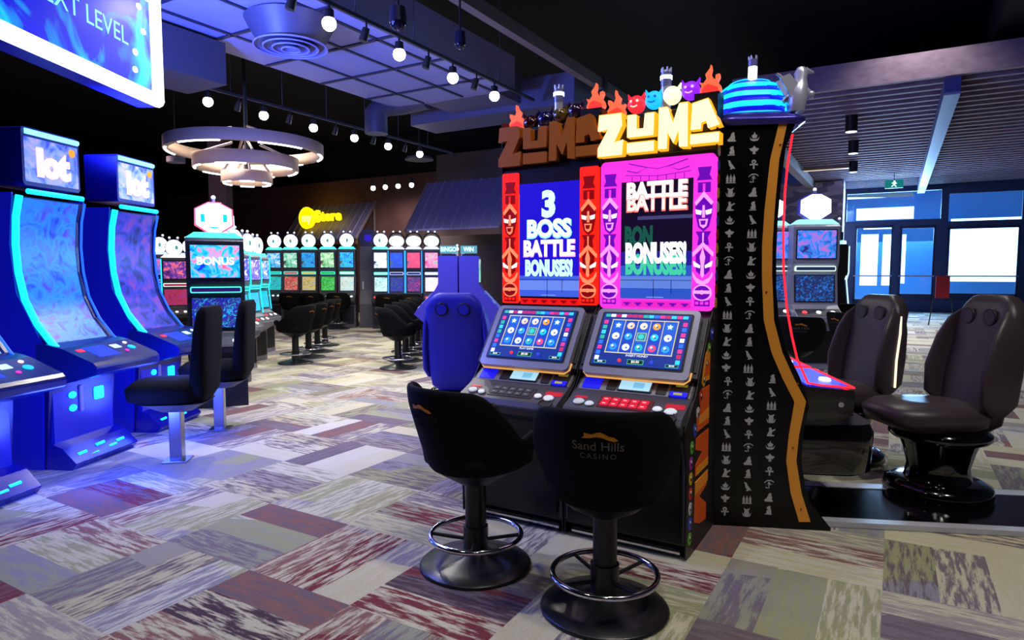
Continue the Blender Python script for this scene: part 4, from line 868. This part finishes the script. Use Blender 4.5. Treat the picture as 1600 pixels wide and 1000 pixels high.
for k, px in enumerate((606, 640)):
    dup(base, (X(px, 15.7), 15.7, 0), R(-4), 'stool before the far oval-topper row, ' + ['left', 'right'][k] + ' of two', 'stools at the far oval-topper row')
st = make_stool('casino_stool', 'charcoal stool with gold logo beside the hieroglyph machine, back to the camera', 'stool', 'stools beyond the hieroglyph bank', (X(1250, 7.9), 7.9, 0), R(20), True, True)
dup(st, (X(1336, 8.6), 8.6, 0), R(70), 'black stool behind the dark leather chair with lit piping')
dup(st, (X(1338, 11.0), 11.0, 0), R(30), 'black stool with gold logo in front of the entrance doors')

# left tall chairs already placed; ---------------------------------------------------------------- entrance
AL = mt('#142040', .4, .2)
def hb(mb, a0, a1, b0, b1, z0, z1, mm):
    P = [hall(a, b) for a, b in ((a0, b0), (a1, b0), (a1, b1), (a0, b1))]; mb.prism(P, z0, z1, mm, 'z')
def apx(px, b):       # hall a coordinate of a photo column at hall depth b
    k = (px - 800) / F
    return (k * b * UY[1] - b * UY[0]) / (UX[0] - k * UX[1])
def zpx(px, py, b):
    a = apx(px, b); d = hall(a, b)[1]; return at(px, py, d).z
def openwall(name, b, th, a0, a1, z0, z1, holes, mm):
    xs = sorted({a0, a1} | {h[0] for h in holes} | {h[1] for h in holes}); zs = sorted({z0, z1} | {h[2] for h in holes} | {h[3] for h in holes})
    m = MB()
    for i in range(len(xs) - 1):
        for j in range(len(zs) - 1):
            cx = (xs[i] + xs[i + 1]) / 2; cz = (zs[j] + zs[j + 1]) / 2
            if any(h[0] < cx < h[1] and h[2] < cz < h[3] for h in holes): continue
            hb(m, xs[i], xs[i + 1], b, b + th, zs[j], zs[j + 1], mm)
    return struct(m.build(name))
def hole(b, x0, y0, x1, y1): a0, a1 = apx(x0, b), apx(x1, b); return (a0, a1, max(0.02, zpx((x0 + x1) / 2, y1, b)), zpx((x0 + x1) / 2, y0, b))
B1 = 27.9; B2 = 31.5
h1 = [hole(B1, 1318, 300, 1464, 344), hole(B1, 1332, 352, 1392, 478), hole(B1, 1402, 352, 1458, 470), hole(B1, 1476, 352, 1590, 470), hole(B1, 1476, 300, 1590, 344)]
openwall('wall_entrance', B1, .12, ROOM['B'][0] * 0 - 8.6, 4.6, 0, HT, h1, mt('#1a2a50', .5))
glass = bpy.data.materials.new('pane_glass'); glass.use_nodes = True; nt = glass.node_tree; nt.nodes.clear()
o_ = nt.nodes.new('ShaderNodeOutputMaterial'); mx = nt.nodes.new('ShaderNodeMixShader'); tr = nt.nodes.new('ShaderNodeBsdfTransparent'); gs = nt.nodes.new('ShaderNodeBsdfGlossy'); gs.inputs['Roughness'].default_value = .05
tr.inputs[0].default_value = (.8, .92, 1, 1); mx.inputs[0].default_value = .06; nt.links.new(tr.outputs[0], mx.inputs[1]); nt.links.new(gs.outputs[0], mx.inputs[2]); nt.links.new(mx.outputs[0], o_.inputs[0])
for i, h in enumerate(h1):
    m = MB(); hb(m, h[0], h[1], B1 + .05, B1 + .06, h[2], h[3], glass); o = struct(m.build('window_%d' % (i + 1)))
    m = MB()
    mid = (h[0] + h[1]) / 2
    if i in (1, 2, 3):
        hb(m, h[0], h[0] + .07, B1 + .02, B1 + .09, h[2], h[3], AL); hb(m, h[1] - .07, h[1], B1 + .02, B1 + .09, h[2], h[3], AL); hb(m, h[0], h[1], B1 + .02, B1 + .09, h[2] , h[2] + .25, AL); hb(m, h[0], h[1], B1 + .02, B1 + .09, h[3] - .1, h[3], AL)
        m.build('window_frame', o)
        m = MB(); hb(m, h[0], h[1], B1 - .03, B1 + .02, 1.28, 1.33, STEEL); m.build('push_bar', o)
h2 = [hole(B2, 1333, 324, 1422, 343), hole(B2, 1342, 366, 1369, 446), hole(B2, 1376, 366, 1392, 446), hole(B2, 1406, 366, 1412, 443), hole(B2, 1345, 350, 1396, 358), hole(B2, 1408, 350, 1420, 357), hole(B2, 1318, 303, 1420, 309), hole(B2, 1480, 340, 1590, 440)]
openwall('wall_vestibule', B2, .15, -9, 5.5, 0, 5.2, h2, mt('#4a8ac8', .6))
m = MB(); hb(m, -9, 5.5, B1 + .12, B2, 4.75, 4.85, mt('#b0c4dc', .7)); struct(m.build('ceiling_vestibule'))
openwall('wall_vestibule_side', B1 + .12, .1, 5.4, 5.5, 0, 5, [], mt('#2c5a98', .6))
lamp('AREA', (*hall(-1.5, B2 - .3), 3.2), 1900, (.4, .7, 1.0), (6, 2.4), target=(*hall(-1.5, B1), 1.2), name='vestibule_daylight')
# red figure-like sign stand by the entrance
t = thing('sign_stand', 'red panel on thin dark legs at the right edge near the entrance', 'sign stand', (X(1474, 17.5), 17.5, 0), R(25))
m = MB(); m.box(-.16, .16, 0, .03, .75, 1.35, mt('#a01828', .5)); m.build('panel', t)
for s in (-1, 1):
    m = MB(); m.tube([(s * .2, 0, .75), (s * .3, -.1, 0.01)], .015, DARK, 8); m.build('leg', t)
# stone pillar and its beam
m = MB(); p0 = at(1240, 300, 20.5)
a0 = apx(1180, 24.5); a1 = apx(1312, 24.5)
def stone():
    m = bpy.data.materials.new('stone_blocks'); m.use_nodes = True; nt = m.node_tree; b = nt.nodes['Principled BSDF']
    tc = nt.nodes.new('ShaderNodeTexCoord'); br = nt.nodes.new('ShaderNodeTexVoronoi'); br.inputs['Scale'].default_value = 2.2; mp = nt.nodes.new('ShaderNodeMapping'); mp.inputs['Scale'].default_value = (1, 1, 2.6)
    nt.links.new(tc.outputs['Object'], mp.inputs[0]); nt.links.new(mp.outputs[0], br.inputs['Vector']); r = nt.nodes.new('ShaderNodeValToRGB'); e = r.color_ramp.elements; e[0].color = (*lin('#5c5468'), 1); e[1].color = (*lin('#b8a8b0'), 1)
    sp = nt.nodes.new('ShaderNodeSeparateColor'); nt.links.new(br.outputs['Color'], sp.inputs[0]); nt.links.new(sp.outputs[0], r.inputs[0]); nt.links.new(r.outputs[0], b.inputs['Base Color']); b.inputs['Roughness'].default_value = .9; return m
hb(m, a0, a1, 24.5, 25.4, 0, 4.5, stone()); struct(m.build('wall_pillar'))
# exit sign
t = thing('exit_sign', 'small green exit sign with a white running figure above the entrance doors', 'sign', at(1397, 287, 20.8), AZ)
m = MB(); m.rrect(-.25, .25, -.14, .12, .01, -.03, .03, glow('#10807a', .8)); b = m.build('panel', t)
m = MB(); m.disc(.01, .07, .022, -.036, -.03, WHITEL, 10); m.prism([(-.03, .04), (.04, .05), (.08, .0), (.05, -.02), (.03, .01), (.03, -.04), (.08, -.1), (.05, -.11), (.0, -.05), (-.05, -.1), (-.08, -.09), (-.02, -.03), (-.02, .01), (-.06, .0), (-.07, .02)], -.036, -.03, glow('#d0fff0', 1.4), 'y'); m.build('running_figure', b)
m = MB(); m.cyl((0, 0, .12), (0, 0, .4), .012, .012, DARK, 8); m.build('bracket', t)

# wood-slat soffit at right
ZS = 4.6
def wood():
    m = bpy.data.materials.new('slat_wood'); m.use_nodes = True; nt = m.node_tree; b = nt.nodes['Principled BSDF']
    tc = nt.nodes.new('ShaderNodeTexCoord'); mp = nt.nodes.new('ShaderNodeMapping'); mp.inputs['Rotation'].default_value = (0, 0, AZ); mp.inputs['Scale'].default_value = (.6, 8, 8); n = nt.nodes.new('ShaderNodeTexNoise'); n.inputs['Scale'].default_value = 1.5
    nt.links.new(tc.outputs['Object'], mp.inputs[0]); nt.links.new(mp.outputs[0], n.inputs[0]); r = nt.nodes.new('ShaderNodeValToRGB'); e = r.color_ramp.elements; e[0].color = (*lin('#66526a'), 1); e[1].color = (*lin('#a08a9c'), 1); nt.links.new(n.outputs[0], r.inputs[0]); nt.links.new(r.outputs[0], b.inputs['Base Color']); b.inputs['Roughness'].default_value = .7; return m
WD = wood()
t = bpy.data.objects.new('trim_soffit', None); COL.objects.link(t); t['kind'] = 'structure'
m = MB(); hb(m, -2.7, 4.5, 12.5, 27.8, ZS, ZS + .35, WD); m.build('soffit_board', t)
m = MB()
for k in range(38): b0 = 12.5 + k * .4; hb(m, -2.6, 4.5, b0, b0 + .1, ZS - .07, ZS, WD)
m.build('slats', t)
for nm, a0, mm in (('beam', -2.7, mt('#8a7a78', .6)), ('beam', .55, mt('#50569a', .5))):
    m = MB(); hb(m, a0, a0 + .22, 12.6, 27.6, ZS - .35, ZS - .07, mm); m.build(nm, t)
for k, (px, py, d) in enumerate(((1330, 206, 13.1), (1333, 240, 15.6), (1333, 269, 18.6))):
    p = at(px, py, d); t = thing('cylinder_downlight', ['nearest', 'middle', 'farthest'][k] + ' black cylinder downlight under the slatted soffit', 'lamp', p, 0, 'cylinder downlights under the soffit')
    m = MB(); m.cyl((0, 0, 0), (0, 0, ZS - .0 - p.z), .11, .11, BLACK); m.build('housing', t)
    m = MB(); m.cyl((0, 0, -.004), (0, 0, .0), .1, .1, glow('#ffffff', 3)); m.build('lens', t)
    lamp('SPOT', (p.x, p.y, p.z - .03), 650, (1, .95, .92), .08, target=(p.x, p.y, 0), parent=t, angle=110)
p = at(1290, 265, 19.0); t = thing('linear_light', 'cream linear ceiling light under the slatted soffit', 'lamp', p, AZ)
m = MB(); m.box(-.6, .6, -.08, .08, 0, .1, mt('#806c58', .5)); m.build('housing', t); m = MB(); m.box(-.58, .58, -.07, .07, -.01, 0, glow('#d8c0a0', 1.0)); m.build('diffuser', t); m = MB(); m.cyl((0, 0, .1), (0, 0, ZS - .05 - p.z), .015, .015, DARK, 8); m.build('stem', t)

# ---------------------------------------------------------------- back wall features
t = thing('store_sign', 'yellow neon sign reading Store with a round emblem on the brown back wall', 'sign', at(483, 341, 23.6), AZ)
YL = glow('#ffdc10', 2.2)
m = MB(); m.disc(0, 0, .36, -.12, 0, glow('#ffcc00', 1.5), 28); m.ring((0, -.12, 0), .36, .03, YL, 28, 'y'); b = m.build('round_emblem', t)
m = MB(); m.text('my', 0, 0, .4, -.12, glow('#fff080', 2), .01, bold=.03); m.build('emblem_lettering', b)
for k, (c, x) in enumerate(zip('Store', (.5, .76, 1.02, 1.26, 1.52))):
    m = MB(); m.text(c, x, .02, .56 if k == 0 else .48, -.03, YL, .08, bold=.04); m.build('letter', t)
def gable(label, p, az, w, h, dpt, cat='awning', open_=True):
    t = thing('metal_awning', label, cat, p, az)
    m = MB(); m.add([(-w / 2, -dpt, 0), (w / 2, -dpt, 0), (w / 2, 0, h), (-w / 2, 0, h), (-w / 2, -dpt, .05), (w / 2, -dpt, .05), (w / 2, 0, h + .05), (-w / 2, 0, h + .05)], [(0, 1, 2, 3), (4, 7, 6, 5), (0, 4, 5, 1), (3, 2, 6, 7), (0, 3, 7, 4), (1, 5, 6, 2)], mt('#8482b8', .5, .2))
    n = int(w / .3)
    for k in range(n + 1):
        x = -w / 2 + k * w / n; m.tube([(x, -dpt, .06), (x, 0, h + .06)], .02, mt('#a8a6d8', .4, .3), 6)
    m.build('roof_sheet', t)
    for s in (-1, 1):
        m = MB(); m.tube([(s * w / 2, -dpt, 0), (s * w / 2, 0, h)], .05, mt('#6a5c60', .6), 6); m.tube([(s * w / 2, -.06, 0), (s * w / 2, -.06, h)], .05, mt('#6a5c60', .6), 6); m.build('side_brace', t)
    m = MB(); m.box(-w / 2, w / 2, -dpt, -dpt + .1, -.15, .0, mt('#6a5048', .6)); m.build('fascia', t)
    return t
p = at(738, 362, 17.8); gable('grey ribbed metal awning on the back wall left of the domed machine', (p.x, p.y, p.z), AZ, 3.0, 1.35, 1.0)
p = at(540, 369, 20.2); q = Vector(hall(-17.6, 17.4)); gable('dark ribbed metal awning under the yellow store sign', (q.x, q.y, p.z), AZ, 3.6, 1.3, 1.0)
q = Vector(hall(-9.3, 17.45)); 
t = thing('doorway', 'dark doorway opening under the grey awning', 'doorway', (q.x - .9, q.y + .4, 0), AZ)
m = MB(); m.box(-.9, .9, -.06, .02, 0, 2.35, mt('#120a08', .7)); m.build('opening', t); m = MB(); m.box(-1.0, -.9, -.1, .02, 0, 2.45, mt('#4a3028', .6)); m.box(.9, 1.0, -.1, .02, 0, 2.45, mt('#4a3028', .6)); m.box(-1.0, 1.0, -.1, .02, 2.35, 2.45, mt('#4a3028', .6)); m.build('door_frame', t)  # near-black slab stands in for the shade inside the doorway
m = MB(); hb(m, -12.9, -8.6, 17.1, 17.6, 0, 5.2, TAUPE); struct(m.build('wall_projection'))
for k, px in enumerate((345,)):
    p = at(px, 300, 17); m = MB(); m.box(p.x - .22, p.x + .22, 16.8, 17.2, 0, 5.0, mt('#5c4c56', .7)); struct(m.build('wall_column'))

# ---------------------------------------------------------------- ceiling: ducts, tracks, lights
DUCT = mt('#5a5878', .5, .1); ZD = 4.3
t = thing('ceiling_cloud', 'wide suspended soffit with panel grid, lit violet, crossing the ceiling', 'ceiling panel', (0, 0, 0), 0)
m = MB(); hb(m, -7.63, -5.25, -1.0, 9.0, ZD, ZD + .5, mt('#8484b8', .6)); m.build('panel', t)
GR = mt('#20203c', .6)
for k in range(8):
    m = MB(); b0 = 1.2 + k * 1.0; hb(m, -7.6, -5.28, b0, b0 + .05, ZD - .02, ZD, GR); m.build('grid_bar', t)
for a in (-7.0, -6.2, -5.6):
    m = MB(); hb(m, a, a + .04, 0, 8.9, ZD - .02, ZD, GR); m.build('grid_bar', t)
t = thing('air_duct', 'rectangular brown-grey air duct end with a tapered box below the violet soffit', 'duct', (0, 0, 0), 0)
m = MB(); hb(m, -8.0, -7.2, 1.0, 5.3, ZD - .55, ZD - .05, mt('#3c3848', .6)); m.build('body', t, bevel=.02)
p = at(455, 90, 7.6); t = thing('round_diffuser', 'round stepped air diffuser under the suspended soffit', 'air vent', (p.x, p.y, ZD - .28), 0)
m = MB(); m.cyl((0, 0, .0), (0, 0, .26), .36, .5, mt('#4a4660', .5)); m.build('neck', t)
for k, rr in enumerate((.4, .3, .2, .1)):
    m = MB(); m.lathe([(rr, -.02 - .01 * k), (rr - .05, .02), (rr - .07, .01)], mt('#6866a8', .4)); m.ring((0, 0, -.02 - .01 * k), rr, .01, mt('#8886c8', .4), 32); m.build('vent_ring', t)
# second, darker ducts
t = thing('air_duct', 'long dark rectangular duct right of the far end of the violet soffit', 'duct', (0, 0, 0), 0)
m = MB(); hb(m, -8.0, -4.6, 9.8, 10.6, 4.2, 4.7, DUCT); hb(m, -7.0, -5.6, 9.0, 9.8, 4.3, 4.8, DUCT); m.build('body', t, bevel=.02)
t = thing('pipe_elbow', 'round grey duct elbow dropping from the ceiling behind the track lights', 'duct', (0, 0, 0), 0)
p = at(588, 200, 11.5); m = MB(); m.tube([(p.x, p.y, p.z - .1), (p.x, p.y, p.z + .25), (p.x + .12, p.y + .05, p.z + .4), (p.x + .4, p.y + .15, p.z + .46), (p.x + .9, p.y - .1, p.z + .5)], .2, mt('#48465c', .5, .2), 16); m.build('pipe', t)
# thin beam along the ceiling
t = thing('ceiling_beam', 'thin pale beam crossing the dark ceiling towards the twin machines', 'beam', (0, 0, 0), 0)
lx = -.72 * UX[0] + -7.3 * -UX[1] * -1; p = at(700, 0, 7.3); a = p.x * UX[0] + p.y * UX[1]
m = MB(); hb(m, a, a + .12, 2.0, 15.5, p.z, p.z + .16, mt('#6a5a60', .6)); m.build('beam', t)
m = MB(); hb(m, a - .02, a + .14, 10, 10.15, p.z - .03, p.z + .18, DARK); m.build('joint_plate', t)
t = thing('air_duct', 'large dark duct high above the domed machine at right', 'duct', (0, 0, 0), 0)
m = MB(); hb(m, 1.2, 2.0, 4, 14, 5.2, 5.8, mt('#101014', .8)); m.build('body', t)

def track(label, pts, z, glabel, energy):
    # pts: lamp positions (photo columns, rows, depth)
    P = [at(*q) for q in pts]; a = sum(p.x * UX[0] + p.y * UX[1] for p in P) / len(P); bs = [p.x * UY[0] + p.y * UY[1] for p in P]
    t = thing('lighting_track', label, 'lighting track', (0, 0, 0), 0)
    m = MB(); hb(m, a - .02, a + .02, min(bs) - 1.5, max(bs) + 1.2, z + .22, z + .26, mt('#2a2a40', .5)); m.build('rail', t)
    b = min(bs) - .6
    while b < max(bs) + 1:
        x, y = hall(a, b); m = MB(); m.cyl((x, y, z + .26), (x, y, HT), .006, .006, mt('#50506a', .5), 6); m.build('hanging_wire', t); b += 1.0
    for k, b in enumerate(bs):
        x, y = hall(a, b)
        lt = thing('track_light', 'glowing white track spotlight, ' + ['nearest', 'second', 'third', 'fourth', 'fifth', 'sixth'][k] + ' on ' + glabel, 'spotlight', (x, y, z), 0, glabel)
        m = MB(); m.cyl((0, .0, .05), (0, 0, .17), .055, .05, DARK, 16); m.cyl((0, 0, .17), (0, 0, .22), .012, .012, DARK, 8); m.build('housing', lt)
        m = MB(); m.sphere((0, 0, .03), .075, glow('#ffffff', 12), 16); m.build('lens', lt)
        lamp('SPOT', (0 + x, y, z - .08), energy, (1, .95, .86), .08, target=(x, y, 0), parent=lt, angle=150, blend=1.0)
    for k, b in enumerate(bs[:-1]):
        x, y = hall(a, b + .5)
        ft = thing('track_fitting', 'small unlit black spotlight between the lit ones, ' + ['first', 'second', 'third', 'fourth', 'fifth'][k] + ' gap on ' + glabel, 'spotlight', (x, y, z), 0, glabel)
        m = MB(); m.cyl((0, 0, .0), (.04, 0, .14), .05, .04, DARK, 14); m.build('housing', ft); m = MB(); m.cyl((.04, 0, .14), (.04, 0, .22), .012, .012, DARK, 8); m.build('stem', ft)
track('ceiling track carrying the five brightest spotlights', [(387, 5, 6.1), (522, 57, 6.95), (623, 100, 7.95), (704, 133, 8.9), (769, 160, 9.8)], 4.0, 'the near ceiling track', 210)
track('ceiling track carrying six spotlights over the left bank', [(325, 170, 10.1), (415, 190, 10.95), (489, 208, 11.9), (551, 221, 12.8), (608, 235, 13.6), (656, 246, 14.5)], 4.0, 'the far ceiling track', 190)
for k, px in enumerate((583, 602, 622, 643)):
    p = at(px, 294 - k * 1.6, 20); t = thing('wall_washer', 'small white spotlight in the row of four before the back wall, ' + ['leftmost', 'second', 'third', 'rightmost'][k], 'spotlight', p, 0, 'four small spotlights before the back wall')
    m = MB(); m.sphere((0, 0, 0), .075, glow('#ffffff', 8), 12); m.build('lens', t); m = MB(); m.cyl((0, 0, .06), (0, 0, .2), .05, .05, DARK, 12); m.cyl((0, 0, .2), (0, 0, HT - p.z), .006, .006, DARK, 6); m.build('housing', t)
    lamp('SPOT', p - Vector((0, 0, .1)), 90, (1, .85, .75), .05, target=p + Vector((0, 2, -3)), parent=t, angle=120)
# camera domes
for k, (px, py, d, r_) in enumerate(((622, 35, 5.6, .07), (719, 68, 7.2, .06))):
    p = at(px, py, d); t = thing('camera_dome', ['larger', 'smaller'][k] + ' dark glass surveillance dome hanging from the ceiling', 'security camera', p, 0, 'hanging surveillance domes')
    m = MB(); m.sphere((0, 0, 0), r_, mt('#18182c', .05, .3), 24); m.build('dome', t); m = MB(); m.cyl((0, 0, 0), (0, 0, .12), r_ * 1.08, r_ * .9, mt('#26263c', .3), 20); m.build('collar', t)
    m = MB(); m.cyl((0, 0, .12), (0, 0, HT - p.z), .012, .012, DARK, 8); m.build('rod', t)
# ring chandelier
p = at(385, 243, 10.4); RW = mt('#b89a84', .6); t = thing('ring_chandelier', 'three-tier ring chandelier in pale wood hanging over the left bank', 'chandelier', (p.x, p.y, 0), 0)
lin_led = glow('#f4f4ff', 5)
for k, (rr, zz, hh) in enumerate(((1.17, at(385, 232, 10.4).z, .17), (.78, at(385, 256, 10.4).z, .19), (.38, at(385, 278, 10.4).z, .17))):
    m = MB(); m.lathe([(rr, zz - hh / 2), (rr, zz + hh / 2), (rr - .07, zz + hh / 2), (rr - .07, zz - hh / 2), (rr, zz - hh / 2)], RW, n=72); rg = m.build('ring', t)
    seg = 6
    for s in range(seg):
        a0 = s * 2 * math.pi / seg + .3 * k; m = MB(); m.tube([((rr - .035) * math.cos(a0 + j * .1), (rr - .035) * math.sin(a0 + j * .1), zz - hh / 2) for j in range(7)], .02, lin_led, 8); m.build('led_strip', rg)
    for s in range(4):
        a0 = s * math.pi / 2 + .5; m = MB(); m.cyl(((rr - .03) * math.cos(a0), (rr - .03) * math.sin(a0), zz + hh / 2), (.2 * math.cos(a0), .2 * math.sin(a0), zz + hh / 2 + .22), .02, .02, mt('#7a6a68', .5), 8); m.build('spoke', rg)
m = MB(); m.cyl((0, 0, at(385, 278, 10.4).z), (0, 0, HT), .03, .03, DARK, 10); m.build('rod', t)
lamp('POINT', (p.x, p.y, 3.0), 14, (1, .93, .85), .3, parent=t, name='chandelier_light')
p = at(275, 254, 13); t = thing('ceiling_speaker', 'round grey speaker disc left of the ring chandelier', 'speaker', p, 0); m = MB(); m.cyl((0, 0, 0), (0, 0, .1), .17, .17, mt('#6a6a78', .6)); m.build('grille', t); m = MB(); m.cyl((0, 0, .1), (0, 0, HT - p.z), .01, .01, DARK, 6); m.build('rod', t)
p = at(655, 250, 15.5); t = thing('round_vent', 'flat round ceiling vent beside the farthest track spotlight', 'air vent', p, 0); m = MB(); m.cyl((0, 0, 0), (0, 0, .06), .34, .3, mt('#5a5a60', .5)); m.build('plate', t); m = MB(); m.cyl((0, 0, .06), (0, 0, HT - p.z), .02, .02, DARK, 6); m.build('rod', t)

# unseen downlights added to brighten the foreground and the right side
for k, (x, y, e) in enumerate(((.3, -1.2, 170), (2.6, .6, 420), (-2.2, 1.2, 70), (-.9, 3.4, 120), (4.2, 3.2, 420), (2.9, 7.2, 300), (6.0, 7.5, 420), (6.2, 10.2, 300), (.9, 1.6, 260))):
    t = thing('added_downlight', 'added unseen round downlight in the black ceiling, above the foreground', 'lamp', (x, y, HT - .03), 0, 'added downlights over the foreground')
    m = MB(); m.cyl((0, 0, -.02), (0, 0, .03), .12, .12, DARK, 20); m.build('ring', t); m = MB(); m.cyl((0, 0, -.026), (0, 0, -.02), .09, .09, glow('#ffffff', 3), 20); m.build('lens', t)
    lamp('SPOT', (x, y, HT - .1), e, (1, .96, .88), .12, target=(x + (.4 if k in (1, 8) else 0), y + (2.0 if k in (1, 8) else 0), 0), parent=t, angle=100, blend=.8)
# ---------------------------------------------------------------- coloured glow: lamps for the machines' LEDs, plus added unseen fills
lamp('AREA', (-2.9, 4.5, 3.3), 120, (.12, .16, 1.0), (2.0, .8), target=(-1.0, 4.5, 3.3), name='overhead_screen_light')
lamp('SPOT', (-3.6, 5.2, 2.7), 1700, (.12, .2, 1.0), .3, target=(-2.2, 7.6, 4.6), angle=130, blend=1, name='added_blue_uplight')  # unseen spot added to tint the ceiling blue
lamp('POINT', (-2.9, 5.5, .75), 14, (.06, .1, 1.0), .15, name='blue_deck_light')
lamp('POINT', (-2.75, 4.35, .4), 45, (.05, .1, 1.0), .15, name='blue_plinth_light')
lamp('POINT', (-2.9, 5.5, .4), 24, (.05, .1, 1.0), .15, name='blue_plinth_light')
lamp('POINT', (-1.3, 6.9, 1.9), 40, (.1, .1, 1.0), .15, name='added_aisle_fill')  # added lamp without a fixture, turns the high-back chair bluer
lamp('POINT', (-7.5, 12.5, 3.6), 90, (1, .6, .6), .4, name='added_wall_fill')  # added unseen lamp to lift the dark wall at left
